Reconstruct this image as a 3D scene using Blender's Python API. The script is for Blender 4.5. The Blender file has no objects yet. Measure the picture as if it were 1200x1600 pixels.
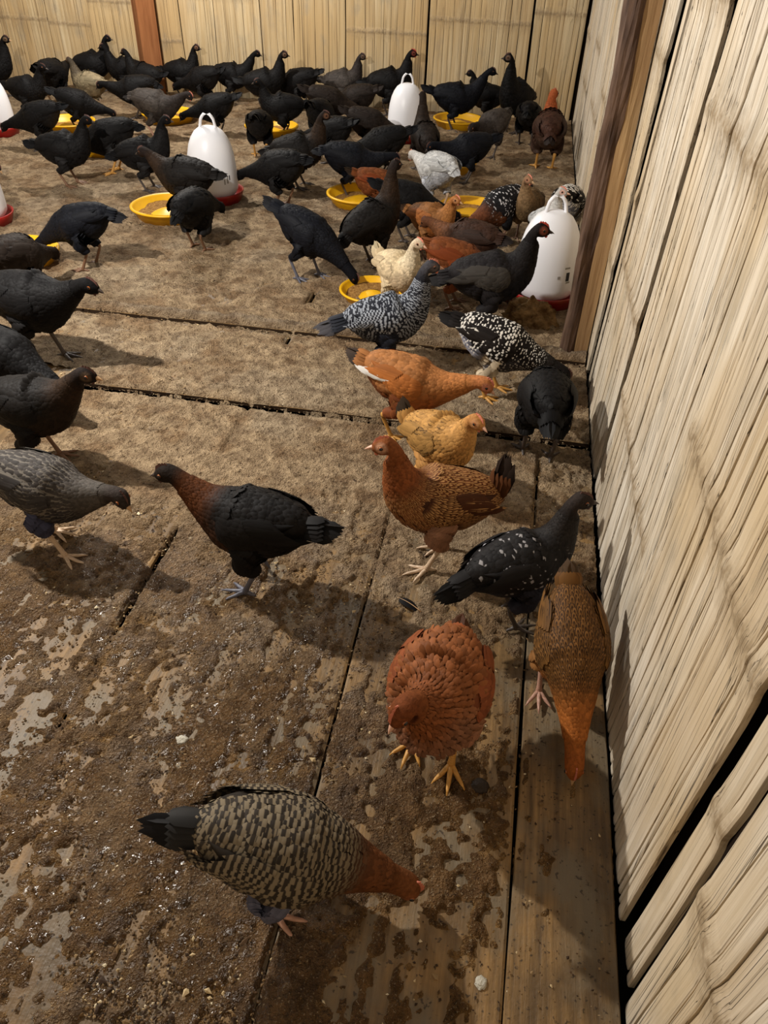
import bpy, math, random
import numpy as np
from mathutils import Matrix, Vector

random.seed(7)
rng = np.random.default_rng(7)
scene = bpy.context.scene
COL = scene.collection

# ------------------------------------------------------------------ camera
FPX, CAM_H = 1190.0, 1.2
DOWN = np.array([545.0 - 600.0, 2255.0 - 800.0, FPX]); DOWN /= np.linalg.norm(DOWN)
_y = -(FPX * DOWN[2] + 270.0 * DOWN[0]) / DOWN[1]
FWD = np.array([270.0, _y, FPX]); FWD /= np.linalg.norm(FWD)
RGT = np.cross(DOWN, FWD)
RW = np.stack([RGT, FWD, -DOWN])          # rows: world axes in camera coordinates (x right, y down, z forward)
cam_data = bpy.data.cameras.new('camera')
cam_data.sensor_fit = 'HORIZONTAL'; cam_data.sensor_width = 36.0
cam_data.lens = 36.0 * FPX / 1200.0
cam_data.clip_start = 0.02
cam = bpy.data.objects.new('camera', cam_data); COL.objects.link(cam)
M3 = Matrix(((RW[0][0], -RW[0][1], -RW[0][2]), (RW[1][0], -RW[1][1], -RW[1][2]), (RW[2][0], -RW[2][1], -RW[2][2])))
cam.matrix_world = Matrix.Translation((0, 0, CAM_H)) @ M3.to_4x4()
scene.camera = cam

# ------------------------------------------------------------------ world, lamps, exposure
world = bpy.data.worlds.new('ambient_fill'); scene.world = world; world.use_nodes = True
world.node_tree.nodes['Background'].inputs[0].default_value = (0.95, 0.97, 1.0, 1)
world.node_tree.nodes['Background'].inputs[1].default_value = 0.25  # even fill from the open top, added in place of ceiling bounce
def lamp(name, loc, power, radius, col=(1, 0.95, 0.88)):
    d = bpy.data.lights.new(name, 'POINT'); d.energy = power; d.shadow_soft_size = radius; d.color = col
    o = bpy.data.objects.new(name, d); COL.objects.link(o); o.location = loc
lamp('near_bulb', (-1.68, 1.58, 1.50), 172, 0.028)
lamp('far_bulb', (-2.3, 4.7, 1.75), 138, 0.04)
scene.view_settings.view_transform = 'Standard'
scene.view_settings.look = 'None'
scene.view_settings.exposure = 0.15
scene.view_settings.gamma = 1.0
scene.view_settings.use_curve_mapping = False

# ------------------------------------------------------------------ helpers
def lin(r, g, b):
    f = lambda c: (c / 255 / 12.92) if c / 255 <= 0.04045 else ((c / 255 + 0.055) / 1.055) ** 2.4
    return (f(r), f(g), f(b))

def new_mesh(name, verts, faces, mats=(), uv=None, cols=None, smooth=True, mat_idx=None):
    """verts (n,3); faces: list of int arrays (k,3) or (k,4); uv per vertex; cols {name:(n,3)}"""
    me = bpy.data.meshes.new(name)
    verts = np.asarray(verts, np.float32)
    faces = [np.asarray(f, np.int32) for f in faces if len(f)]
    loops = np.concatenate([f.ravel() for f in faces])
    tot = np.concatenate([np.full(len(f), f.shape[1], np.int32) for f in faces])
    start = np.concatenate([[0], np.cumsum(tot)[:-1]]).astype(np.int32)
    me.vertices.add(len(verts)); me.vertices.foreach_set('co', verts.ravel())
    me.loops.add(len(loops)); me.loops.foreach_set('vertex_index', loops)
    me.polygons.add(len(tot)); me.polygons.foreach_set('loop_start', start); me.polygons.foreach_set('loop_total', tot)
    me.polygons.foreach_set('use_smooth', np.full(len(tot), smooth))
    for m in mats: me.materials.append(m)
    if mat_idx is not None: me.polygons.foreach_set('material_index', np.asarray(mat_idx, np.int32))
    if uv is not None:
        l = me.uv_layers.new(name='UVMap'); l.data.foreach_set('uv', np.asarray(uv, np.float32)[loops].ravel())
    if cols:
        for k, c in cols.items():
            a = me.attributes.new(k, 'FLOAT_COLOR', 'POINT')
            c4 = np.ones((len(verts), 4), np.float32); c4[:, :3] = c
            a.data.foreach_set('color', c4.ravel())
    me.update(); me.validate()
    return me

def add(name, me, parent=None):
    o = bpy.data.objects.new(name, me); COL.objects.link(o)
    if parent is not None: o.parent = parent
    return o

def empty(name, loc=(0, 0, 0), rz=0.0, sc=1.0):
    o = bpy.data.objects.new(name, None); COL.objects.link(o)
    o.location = loc; o.rotation_euler = (0, 0, rz); o.scale = (sc, sc, sc); o.empty_display_size = 0.05
    return o

def tag(o, label, cat, group=None, kind=None):
    o['label'] = label; o['category'] = cat
    if group: o['group'] = group
    if kind: o['kind'] = kind
    return o

def box_mesh(name, x0, x1, y0, y1, z0, z1, mat):
    v = [(x, y, z) for z in (z0, z1) for y in (y0, y1) for x in (x0, x1)]
    f = [(0, 2, 3, 1), (4, 5, 7, 6), (0, 1, 5, 4), (2, 6, 7, 3), (0, 4, 6, 2), (1, 3, 7, 5)]
    return new_mesh(name, v, [f], [mat], smooth=False)

def lathe(profile, n=40):
    """profile [(r,z)] -> verts, quads"""
    pr = np.array(profile, float); a = np.linspace(0, 2 * np.pi, n, endpoint=False)
    v = np.stack([pr[:, None, 0] * np.cos(a), pr[:, None, 0] * np.sin(a), np.repeat(pr[:, None, 1], n, 1)], -1).reshape(-1, 3)
    i, j = np.meshgrid(np.arange(len(pr) - 1), np.arange(n), indexing='ij'); j2 = (j + 1) % n
    q = np.stack([i * n + j, i * n + j2, (i + 1) * n + j2, (i + 1) * n + j], -1).reshape(-1, 4)
    return v, q

def tube(pts, radii, n=8, cap=True):
    pts = np.array(pts, float); radii = np.array(radii, float)
    tg = np.gradient(pts, axis=0); tg /= np.linalg.norm(tg, axis=1)[:, None] + 1e-9
    ref = np.array([0, 0, 1.0]) if abs(tg[:, 2]).mean() < 0.8 else np.array([1.0, 0, 0])
    V = []
    for p, t, r in zip(pts, tg, radii):
        u = np.cross(ref, t); u /= np.linalg.norm(u) + 1e-9; w = np.cross(t, u)
        a = np.linspace(0, 2 * np.pi, n, endpoint=False)
        V.append(p + r * (np.cos(a)[:, None] * u + np.sin(a)[:, None] * w))
    m = len(pts); V = np.concatenate(V)
    i, j = np.meshgrid(np.arange(m - 1), np.arange(n), indexing='ij'); j2 = (j + 1) % n
    q = np.stack([i * n + j, i * n + j2, (i + 1) * n + j2, (i + 1) * n + j], -1).reshape(-1, 4)
    tris = np.zeros((0, 3), int)
    if cap:
        V = np.concatenate([V, pts[:1], pts[-1:]]); k = np.arange(n); k2 = (k + 1) % n
        tris = np.concatenate([np.stack([np.full(n, m * n), k2, k], 1), np.stack([np.full(n, m * n + 1), (m - 1) * n + k, (m - 1) * n + k2], 1)])
    return V, q, tris

class Noise2:
    def __init__(self, seed): self.t = np.random.default_rng(seed).random((256, 256))
    def __call__(self, x, y):
        xi = np.floor(x).astype(int); yi = np.floor(y).astype(int); fx = x - xi; fy = y - yi
        fx = fx * fx * (3 - 2 * fx); fy = fy * fy * (3 - 2 * fy); T = self.t
        a = T[xi % 256, yi % 256]; b = T[(xi + 1) % 256, yi % 256]; c = T[xi % 256, (yi + 1) % 256]; d = T[(xi + 1) % 256, (yi + 1) % 256]
        return (a * (1 - fx) + b * fx) * (1 - fy) + (c * (1 - fx) + d * fx) * fy
    def fbm(self, x, y, o=4):
        s = 0; w = 0.5; tot = 0
        for k in range(o):
            s = s + w * self(x * 2 ** k + 17.3 * k, y * 2 ** k + 5.1 * k); tot += w; w *= 0.5
        return s / tot
NZ = Noise2(3); NZ2 = Noise2(11)
def sstep(a, b, x): t = np.clip((x - a) / (b - a), 0, 1); return t * t * (3 - 2 * t)

# ------------------------------------------------------------------ materials
class NT:
    def __init__(self, name):
        self.m = bpy.data.materials.new(name); self.m.use_nodes = True
        self.t = self.m.node_tree; self.b = self.t.nodes['Principled BSDF']
    def n(self, typ, ins=None, **kw):
        nd = self.t.nodes.new(typ)
        for k, v in kw.items(): setattr(nd, k, v)
        for k, v in (ins or {}).items(): self.set(nd.inputs[k], v)
        return nd
    def set(self, s, v):
        if hasattr(v, 'is_linked') or isinstance(v, bpy.types.NodeSocket): self.t.links.new(v, s)
        else: s.default_value = v
    def p(self, **kw):
        for k, v in kw.items(): self.set(self.b.inputs[k.replace('_', ' ')], v)
    def mix(self, f, a, b, mode='MIX'):
        nd = self.t.nodes.new('ShaderNodeMix'); nd.data_type = 'RGBA'; nd.blend_type = mode
        c4 = lambda c: c if isinstance(c, bpy.types.NodeSocket) else (*c, 1)
        self.set(nd.inputs[0], f); self.set(nd.inputs[6], c4(a)); self.set(nd.inputs[7], c4(b)); return nd.outputs[2]
    def math(self, op, a, b=0.0, c=0.0, clamp=False):
        nd = self.n('ShaderNodeMath', {0: a, 1: b, 2: c}, operation=op); nd.use_clamp = clamp; return nd.outputs[0]
    def rng(self, v, a, b, c=0.0, d=1.0):
        nd = self.n('ShaderNodeMapRange', {0: v, 1: a, 2: b, 3: c, 4: d}); return nd.outputs[0]
    def coords(self, scale=(1, 1, 1), obj=True, loc=(0, 0, 0)):
        tc = self.n('ShaderNodeTexCoord'); mp = self.n('ShaderNodeMapping', {'Vector': tc.outputs['Object' if obj else 'Generated'], 'Scale': scale, 'Location': loc}); return mp.outputs[0]
    def world_pos(self, scale=(1, 1, 1), loc=(0, 0, 0)):
        ge = self.n('ShaderNodeNewGeometry'); mp = self.n('ShaderNodeMapping', {'Vector': ge.outputs['Position'], 'Scale': scale, 'Location': loc}); return mp.outputs[0]
    def noise(self, vec, scale=1.0, detail=3.0, rough=0.55):
        return self.n('ShaderNodeTexNoise', {'Vector': vec, 'Scale': scale, 'Detail': detail, 'Roughness': rough}).outputs[0]
    def bump(self, h, strength=0.4, dist=0.002):
        nd = self.n('ShaderNodeBump', {'Height': h, 'Strength': strength, 'Distance': dist}); self.set(self.b.inputs['Normal'], nd.outputs[0])

def mat_bamboo_wall(name, axis_scale, base, dark, warm, slits=0.85):
    k = NT(name); v = k.world_pos(axis_scale)
    info = k.n('ShaderNodeObjectInfo').outputs['Random']
    off = k.n('ShaderNodeVectorMath', {0: v, 1: k.n('ShaderNodeCombineXYZ', {0: k.math('MULTIPLY', info, 37.0), 1: k.math('MULTIPLY', info, 53.0), 2: 0.0}).outputs[0]}, operation='ADD').outputs[0]
    fine = k.noise(off, 1.0, 4.0, 0.6); br = k.noise(k.world_pos((2.2, 2.2, 1.1)), 1.0, 3.0)
    c = k.mix(k.rng(fine, 0.35, 0.68), dark, base)
    c = k.mix(k.rng(br, 0.44, 0.64, 0, 0.85), c, warm)
    c = k.mix(k.math('MULTIPLY', info, 0.28), c, warm, 'MULTIPLY')
    st = k.noise(k.n('ShaderNodeVectorMath', {0: off, 1: (3.1, 3.1, 0.5)}, operation='MULTIPLY').outputs[0], 1.0, 2.0)
    c = k.mix(k.rng(st, 0.60, 0.70, 0, 0.75), c, lin(104, 84, 60))
    st2 = k.noise(k.world_pos((9, 9, 5)), 1.0, 4.0, 0.6); c = k.mix(k.rng(st2, 0.54, 0.70, 0, 0.45), c, lin(150, 140, 122))
    sl = k.noise(k.n('ShaderNodeVectorMath', {0: off, 1: (2.6, 2.6, 0.22)}, operation='MULTIPLY').outputs[0], 1.0, 1.5, 0.5)
    gate = k.noise(k.n('ShaderNodeVectorMath', {0: off, 1: (0.5, 0.5, 0.9)}, operation='MULTIPLY').outputs[0], 1.0, 1.0)
    slit = k.math('MULTIPLY', k.rng(k.math('ABSOLUTE', k.math('SUBTRACT', sl, 0.5)), 0.003, 0.016, 1.0, 0.0), k.rng(gate, 0.44, 0.56))
    c = k.mix(k.math('MULTIPLY', slit, slits), c, lin(44, 32, 22))
    node = k.n('ShaderNodeAttribute', attribute_name='node').outputs['Fac']
    c = k.mix(k.math('MULTIPLY', node, k.rng(k.noise(k.world_pos((70, 70, 70)), 1.0, 3.0), 0.35, 0.6, 0.35, 0.95)), c, lin(146, 126, 98))
    k.p(Base_Color=c, Roughness=0.62); k.b.inputs['Specular IOR Level'].default_value = 0.25
    k.bump(k.math('SUBTRACT', k.math('ADD', fine, k.math('MULTIPLY', st, 0.6)), slit), 0.7, 0.003)
    return k.m
M_WALLR = mat_bamboo_wall('bamboo_side', (60, 60, 3.0), lin(230, 221, 205), lin(194, 181, 160), lin(204, 182, 146))
M_WALLB = mat_bamboo_wall('bamboo_back', (45, 45, 2.0), lin(214, 196, 160), lin(186, 162, 122), lin(196, 168, 122), 0.35)

def mat_simple(name, col, rough=0.5, spec=0.4, bump=None, var=None):
    k = NT(name); c = (*col, 1)
    if var:
        c = k.mix(k.rng(k.noise(k.world_pos((1, 1, 1)), var[1], 4.0), 0.35, 0.65), col, var[0])
    k.p(Base_Color=c, Roughness=rough); k.b.inputs['Specular IOR Level'].default_value = spec
    if bump: k.bump(k.noise(k.world_pos((1, 1, 1)), bump[0], 4.0), bump[1], bump[2])
    return k.m
M_DARK = mat_simple('gap_backing', lin(38, 28, 20), 0.9, 0.1)  # added sheets behind the wall boards, dark so the gaps stay dark
M_SUB = mat_simple('joist_dark', lin(30, 22, 15), 0.95, 0.1)

def mat_wood(name, a, b, sc=(30, 30, 2)):
    k = NT(name); f = k.noise(k.world_pos(sc), 1.0, 5.0, 0.6)
    k.p(Base_Color=k.mix(k.rng(f, 0.3, 0.7), a, b), Roughness=0.75); k.b.inputs['Specular IOR Level'].default_value = 0.2
    k.bump(f, 0.7, 0.006); return k.m
M_BARK = mat_wood('bark', lin(58, 42, 34), lin(112, 88, 72), (40, 40, 7))
M_POST = mat_wood('post_wood', lin(140, 108, 74), lin(182, 150, 108))
M_POST2 = mat_wood('post_red_brown', lin(122, 74, 42), lin(158, 104, 64))

def mat_floor_plank():
    k = NT('floor_bamboo'); info = k.n('ShaderNodeObjectInfo').outputs['Random']
    pos = k.n('ShaderNodeVectorMath', {0: k.world_pos((70, 4, 1)), 1: k.n('ShaderNodeCombineXYZ', {0: k.math('MULTIPLY', info, 91.0), 1: k.math('MULTIPLY', info, 17.0), 2: 0.0}).outputs[0]}, operation='ADD').outputs[0]
    fib = k.noise(pos, 1.0, 5.0, 0.65)
    c = k.mix(k.rng(fib, 0.33, 0.68), lin(94, 72, 44), lin(156, 122, 76))
    big = k.noise(k.world_pos((5, 5, 5)), 1.0, 5.0, 0.6)
    c = k.mix(k.rng(big, 0.42, 0.62, 0, 0.85), c, lin(88, 70, 48))
    gry = k.noise(k.world_pos((9, 6, 5), (3, 9, 0)), 1.0, 4.0, 0.6)
    c = k.mix(k.rng(gry, 0.46, 0.62, 0, 0.75), c, lin(116, 104, 84))
    sp = k.noise(k.world_pos((120, 120, 60)), 1.0, 2.0)
    c = k.mix(k.rng(sp, 0.63, 0.7, 0, 0.8), c, lin(52, 40, 28))
    k.p(Base_Color=c, Roughness=k.rng(big, 0.35, 0.7, 0.62, 0.42)); k.b.inputs['Specular IOR Level'].default_value = 0.35
    k.bump(k.math('ADD', fib, k.math('MULTIPLY', sp, 0.5)), 0.55, 0.004); return k.m
M_PLANK = mat_floor_plank()
M_EDGE = mat_simple('shaded_board_end', lin(52, 38, 26), 0.9, 0.1)  # board end faces coloured dark for the shadow line at the row steps

def mat_crust():
    k = NT('litter_crust'); p1 = k.world_pos((1, 1, 1))
    a = k.n('ShaderNodeAttribute', attribute_name='Col')
    n1 = k.noise(p1, 95.0, 4.0, 0.7); n2 = k.noise(p1, 24.0, 4.0, 0.65); n3 = k.noise(p1, 260.0, 2.0, 0.6)
    c = k.mix(k.rng(n2, 0.36, 0.66), (0.55, 0.5, 0.46), (1.25, 1.22, 1.18)); c = k.mix(1.0, a.outputs['Color'], c, 'MULTIPLY')
    c = k.mix(k.rng(n1, 0.56, 0.64, 0, 0.8), c, lin(78, 58, 40)); n4 = k.noise(p1, 420.0, 2.0, 0.6); c = k.mix(k.rng(n4, 0.60, 0.7, 0, 0.55), c, lin(78, 58, 40))
    c = k.mix(k.rng(n3, 0.60, 0.70, 0, 0.6), c, lin(206, 184, 150))
    wet = k.n('ShaderNodeAttribute', attribute_name='wet').outputs['Fac']
    k.p(Base_Color=c, Roughness=k.rng(wet, 0, 1, 0.85, 0.16)); k.set(k.b.inputs['Specular IOR Level'], k.rng(wet, 0, 1, 0.15, 0.75))
    h = k.math('ADD', k.math('MULTIPLY', n1, 1.0), k.math('ADD', k.math('MULTIPLY', n2, 1.2), k.math('MULTIPLY', n3, 0.55)))
    k.bump(h, 1.0, 0.022); return k.m
M_CRUST = mat_crust()
def mat_attr(name, rough=0.8, spec=0.2):
    k = NT(name); k.p(Base_Color=k.n('ShaderNodeAttribute', attribute_name='Col').outputs['Color'], Roughness=rough); k.b.inputs['Specular IOR Level'].default_value = spec; return k.m
M_CRUMB = mat_attr('crumbs', 0.75, 0.25)

def mat_feather(name, pat):
    k = NT('feather_' + name)
    a = k.n('ShaderNodeAttribute', attribute_name='Col').outputs['Color']; b = k.n('ShaderNodeAttribute', attribute_name='Col2').outputs['Color']
    uv = k.n('ShaderNodeUVMap'); sx = k.n('ShaderNodeSeparateXYZ', {0: uv.outputs[0]}); u, v = sx.outputs[0], sx.outputs[1]
    au = k.math('MULTIPLY', k.math('ABSOLUTE', k.math('SUBTRACT', u, 0.5)), 2.0)
    edge = k.math('SQRT', k.math('ADD', k.math('POWER', au, 2.0), k.math('POWER', k.math('MAXIMUM', k.math('SUBTRACT', v, 0.45), 0.0), 2.0)))
    if pat == 'plain': f = k.rng(edge, 0.75, 1.1, 0, 0.35)
    elif pat == 'barred': f = k.rng(k.math('SINE', k.math('MULTIPLY', v, 13.0)), -0.35, 0.35)
    elif pat == 'laced': f = k.rng(edge, 0.42, 0.62)
    elif pat == 'pencil': f = k.math('MULTIPLY', k.rng(k.math('SINE', k.math('MULTIPLY', edge, 15.0)), -0.2, 0.4), k.rng(v, 0.15, 0.5))
    elif pat == 'spangle': f = k.rng(k.math('SUBTRACT', v, k.math('MULTIPLY', au, 0.15)), 0.60, 0.68)
    c = k.mix(f, a, b)
    rib = k.math('SINE', k.math('MULTIPLY', k.math('ADD', k.math('MULTIPLY', v, 2.0), k.math('MULTIPLY', au, -0.9)), 60.0))
    k.p(Base_Color=k.mix(k.rng(rib, -1, 1, 0.0, 0.22), c, (0.0, 0.0, 0.0)), Roughness=0.62); k.b.inputs['Specular IOR Level'].default_value = 0.11
    return k.m
M_F = {p: mat_feather(p, p) for p in ('plain', 'barred', 'laced', 'pencil', 'spangle')}
def mat_down():
    k = NT('body_down'); a = k.n('ShaderNodeAttribute', attribute_name='Col').outputs['Color']
    n = k.noise(k.coords((1, 1, 1)), 160.0, 3.0)
    k.p(Base_Color=k.mix(k.rng(n, 0.3, 0.7, 0, 0.45), a, (0.0, 0.0, 0.0)), Roughness=0.75); k.b.inputs['Specular IOR Level'].default_value = 0.08
    k.bump(n, 0.6, 0.003); return k.m
M_DOWN = mat_down()
def mat_leg(col, i):
    k = NT('leg_scales_%d' % i); w = k.n('ShaderNodeTexWave', {'Vector': k.coords((1, 1, 1)), 'Scale': 90.0, 'Distortion': 3.0}, bands_direction='Z').outputs['Fac']
    k.p(Base_Color=k.mix(k.math('MULTIPLY', w, 0.35), col, tuple(c * 0.45 for c in col)), Roughness=0.5); k.bump(w, 0.4, 0.001); return k.m
LEGM = {n: mat_leg(c, i) for i, (n, c) in enumerate({'yellow': lin(205, 150, 72), 'dark': lin(74, 64, 58), 'slate': lin(92, 92, 104), 'pale': lin(206, 178, 148), 'pink': lin(196, 150, 128), 'brown': lin(120, 86, 62)}.items())}
M_EYE = mat_simple('eye_pupil', (0.004, 0.003, 0.003), 0.06, 0.6)
M_IRIS = mat_simple('eye_iris', lin(150, 80, 30), 0.15, 0.5)
M_BEAKS = {'horn': mat_simple('beak_horn', lin(188, 150, 110), 0.4), 'dark': mat_simple('beak_dark', lin(64, 54, 48), 0.4), 'pink': mat_simple('beak_pink', lin(214, 168, 142), 0.4)}
M_COMBS = {'red': mat_simple('comb_red', lin(176, 62, 46), 0.5), 'pink': mat_simple('comb_pink', lin(206, 122, 98), 0.5), 'dark': mat_simple('comb_dark', lin(82, 52, 44), 0.55)}

# ------------------------------------------------------------------ the room
XW, YB, XL, YF = 0.305, 5.85, -4.3, -0.55

def slat_board(parent, axis, c0a, c0b, c1a, c1b, z0, z1, nodes, mat, depth0, seed, wmin=0.022, wmax=0.05, zres=0.05, bow=0.0):
    """one flattened bamboo board: split strips between two slanting edges. axis 'y' = on the side wall (faces -x), 'x' = on the back wall (faces -y)."""
    r = np.random.default_rng(seed)
    width = (c1a + c1b) / 2 - (c0a + c0b) / 2
    cuts = [0.0]
    while cuts[-1] < width - wmin * 1.3: cuts.append(cuts[-1] + r.uniform(wmin, wmax))
    cuts = np.array(cuts); cuts = cuts / cuts[-1]
    zs = np.arange(z0, z1 + 1e-6, zres); nd = np.zeros_like(zs)
    extra = np.concatenate([[q - 0.016, q - 0.006, q, q + 0.006, q + 0.018] for q in nodes]) if len(nodes) else np.array([])
    zs = np.unique(np.concatenate([zs, extra])); zs = zs[(zs >= z0) & (zs <= z1)]
    f = (zs - z0) / (z1 - z0)
    lo = c0a + (c0b - c0a) * f; hi = c1a + (c1b - c1a) * f
    wig = lambda amp, s: amp * (np.sin(zs * r.uniform(3, 7) + r.uniform(0, 6)) + 0.6 * np.sin(zs * r.uniform(9, 17) + r.uniform(0, 6)))
    edges = [lo + wig(0.0012, 0)]
    for c in cuts[1:-1]: edges.append(lo + (hi - lo) * c + wig(0.0022, 1))
    edges.append(hi + wig(0.0012, 0))
    board = None
    for s in range(len(cuts) - 1):
        a, b = edges[s], edges[s + 1]
        nprof = np.zeros_like(zs)
        for q in nodes: nprof = np.maximum(nprof, np.exp(-((zs - q - r.uniform(-0.004, 0.004)) / (0.016 if axis == 'x' else 0.021)) ** 2))
        seg = np.abs(np.sin((zs - r.uniform(0, 1)) * r.uniform(1.6, 3.4)))
        g = (r.uniform(0.002, 0.0062) if r.random() > 0.35 else 0.0005) * seg ** 0.7 * (1 - 0.9 * nprof) + 0.0004
        first, last = s == 0, s == len(cuts) - 2
        a = a + (0 if first else g * 0.5); b = b - (0 if last else g * 0.5)
        d = depth0 + r.uniform(-0.0016, 0.0016) + wig(0.0003, 2) - nprof * r.uniform(0.002, 0.005) - bow * np.sin(np.pi * (cuts[s] + cuts[s + 1]) / 2)
        mid = (a + b) / 2; bul = 0.0003 + 0.006 * (b - a)
        th = 0.009; n = len(zs)
        ring = [(a, d + th), (a, d + 0.0012), (a + 0.18 * (b - a), d - bul * 0.6), (mid, d - bul), (b - 0.18 * (b - a), d - bul * 0.6), (b, d + 0.0012), (b, d + th)]
        V = np.zeros((n, len(ring), 3))
        for q, (cc, dd) in enumerate(ring):
            if axis == 'y': V[:, q, 1] = cc; V[:, q, 0] = dd
            else: V[:, q, 0] = cc; V[:, q, 1] = dd
            V[:, q, 2] = zs
        k = len(ring); i, j = np.meshgrid(np.arange(n - 1), np.arange(k - 1), indexing='ij')
        Q = np.stack([i * k + j, i * k + j + 1, (i + 1) * k + j + 1, (i + 1) * k + j], -1).reshape(-1, 4)
        if axis == 'y': Q = Q[:, ::-1]
        nc = np.repeat(nprof[:, None], k, 1).ravel()
        me = new_mesh('bamboo_strip', V.reshape(-1, 3), [Q], [mat], cols={'node': np.stack([nc] * 3, 1)}, smooth=False)
        if board is None: board = add('bamboo_board', me, parent)
        else: add('bamboo_strip', me, board)
    return board

def structure(o): o['kind'] = 'structure'; return o

wr = structure(add('wall_right', box_mesh('wall_right', XW + 0.05, XW + 0.07, YF, YB + 0.1, -0.1, 1.75, M_DARK)))  # added dark backing, seen only through the board gaps
# side wall boards: (near edge y at floor, at top, far edge y at floor, at top, node heights)
ZT = 1.7
def yedge(f, t): return f, f + (t - f) * ZT / 1.0     # tilt given as position at 1 m height
side = [(-0.50, -0.50, 0.02, 0.00, [0.22, 0.78, 1.3]), (0.024, 0.006, 0.455, 0.44, [0.345, 0.9, 1.4]), (0.478, 0.462, 0.545, 0.50, [0.42, 1.0]),
        (0.572, 0.515, 1.098, 1.000, [0.59, 1.18]), (1.106, 1.006, 1.705, 1.560, [0.30, 0.93, 1.5]), (1.735, 1.590, 2.190, 1.985, [0.46, 1.08]),
        (2.235, 2.045, 2.275, 2.085, [0.6]), (2.330, 2.155, 2.50, 2.34, [0.36, 0.9]), (2.51, 2.36, 2.93, 2.80, [0.52, 1.1]), (2.95, 2.82, 3.42, 3.34, [0.3, 0.86]), (3.45, 3.37, 3.86, 3.82, [0.55, 1.2]),
        (3.88, 3.84, 4.36, 4.35, [0.42, 0.98]), (4.38, 4.37, 4.84, 4.84, [0.62]), (4.86, 4.86, 5.34, 5.35, [0.36, 0.92]), (5.36, 5.37, 5.82, 5.82, [0.55])]
for i, (a, a1, b, b1, nd) in enumerate(side):
    fa, ta = yedge(a, a1); fb, tb = yedge(b, b1)
    slat_board(wr, 'y', fa, ta, fb, tb, -0.02, ZT, nd, M_WALLR, XW + (0.0 if i % 2 else 0.004), 100 + i, 0.008, 0.050, 0.05)

wb = structure(add('wall_back', box_mesh('wall_back', XL, XW + 0.05, YB + 0.045, YB + 0.065, -0.1, 1.75, M_DARK)))  # same added backing behind the back boards
seams = [-4.25, -3.84, -3.42, -3.10, -2.76, -2.60, -2.425, -2.375, -1.855, -1.63, -1.272, -0.718, -0.04, 0.285]
gaps = {-0.04: 0.014, -0.718: 0.016, -1.272: 0.008}
tilt = {-2.425: 0.03, -1.855: 0.02, -0.04: 0.015, 0.285: -0.012}
bnodes = [[0.34, 0.9], [0.42], [0.40, 1.0], [0.55], [0.7], [0.335], [0.9], [0.62], [0.72], [0.78], [0.465, 1.1], [0.555, 1.2], [0.62]]
for i in range(len(seams) - 1):
    a, b = seams[i], seams[i + 1]; ga = gaps.get(a, 0.004) / 2; gb = gaps.get(b, 0.004) / 2
    slat_board(wb, 'x', a + ga, a + ga - tilt.get(a, 0), b - gb, b - gb - tilt.get(b, 0), -0.02, ZT, bnodes[i], M_WALLB, YB + (0.0 if i % 2 else 0.005), 300 + i, 0.03, 0.075, 0.085)
# walls behind and beside the camera, board wall seen by nothing but the light
structure(add('wall_left', box_mesh('wall_left', XL - 0.03, XL, YF, YB + 0.06, -0.1, 1.75, M_WALLR)))
structure(add('wall_front', box_mesh('wall_front', XL, XW + 0.05, YF - 0.03, YF, -0.1, 1.75, M_WALLR)))

# floor: joists below, bamboo planks, litter crust
TH = 0.012
fl = structure(add('floor', box_mesh('floor', XL, XW + 0.05, YF, YB + 0.05, -0.12, -0.06, M_SUB)))
XS = [-4.28, -3.85, -3.40, -2.98, -2.52, -2.10, -1.62, -1.16, -0.702, -0.207, 0.132, 0.300]
YS = [YF + 0.01, 1.877, 2.352, 2.862, 3.36, 3.86, 4.40, 4.92, 5.40, YB]
def plank(x0, x1, y0, y1, ztop, seed, sx0=0.0, sx1=0.0):
    r = np.random.default_rng(seed); ny = max(4, int((y1 - y0) / 0.09)); t = np.linspace(0, 1, ny); y = y0 + (y1 - y0) * t
    gl = 0.007 if abs(x0 + 0.702) < 1e-6 else 0.0026; gr = 0.007 if abs(x1 + 0.702) < 1e-6 else 0.0026
    e0 = x0 + gl + sx0 * (y - 0.4) + 0.0016 * np.sin(y * r.uniform(4, 9) + r.uniform(0, 6)); e1 = x1 - gr + sx1 * (y - 0.4) + 0.0016 * np.sin(y * r.uniform(4, 9) + r.uniform(0, 6))
    rows = []
    for u, dz in ((0, -TH), (0, -0.0025), (0.012, 0), (0.35, 0.0015), (0.65, 0.001), (0.988, 0), (1, -0.0025), (1, -TH)):
        rows.append(np.stack([e0 + (e1 - e0) * u, y, np.full(ny, ztop + dz)], 1))
    V = np.stack(rows, 1); V[0, :, 2] -= 0.002; k = V.shape[1]
    i, j = np.meshgrid(np.arange(ny - 1), np.arange(k - 1), indexing='ij')
    Q = np.stack([i * k + j, i * k + j + 1, (i + 1) * k + j + 1, (i + 1) * k + j], -1).reshape(-1, 4)
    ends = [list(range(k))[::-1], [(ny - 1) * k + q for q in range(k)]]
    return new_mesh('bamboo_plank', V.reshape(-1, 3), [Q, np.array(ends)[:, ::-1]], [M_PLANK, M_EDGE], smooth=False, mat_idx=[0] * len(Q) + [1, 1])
STEP = {0: -0.010, 1: -0.002, 2: 0.006}
for ri in range(len(YS) - 1):
    for ci in range(len(XS) - 1):
        y1 = YS[ri + 1] - (0.020 if ri < 2 else 0.003)
        s1 = 0.018 if (XS[ci + 1] == 0.132 and ri == 0) else 0.0; s0 = 0.018 if (XS[ci] == 0.132 and ri == 0) else 0.0
        add('bamboo_plank', plank(XS[ci], XS[ci + 1], YS[ri] + 0.003, y1, STEP.get(ri, 0.006) + random.uniform(-0.0015, 0.0015), ri * 40 + ci, s0, s1), fl)

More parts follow.
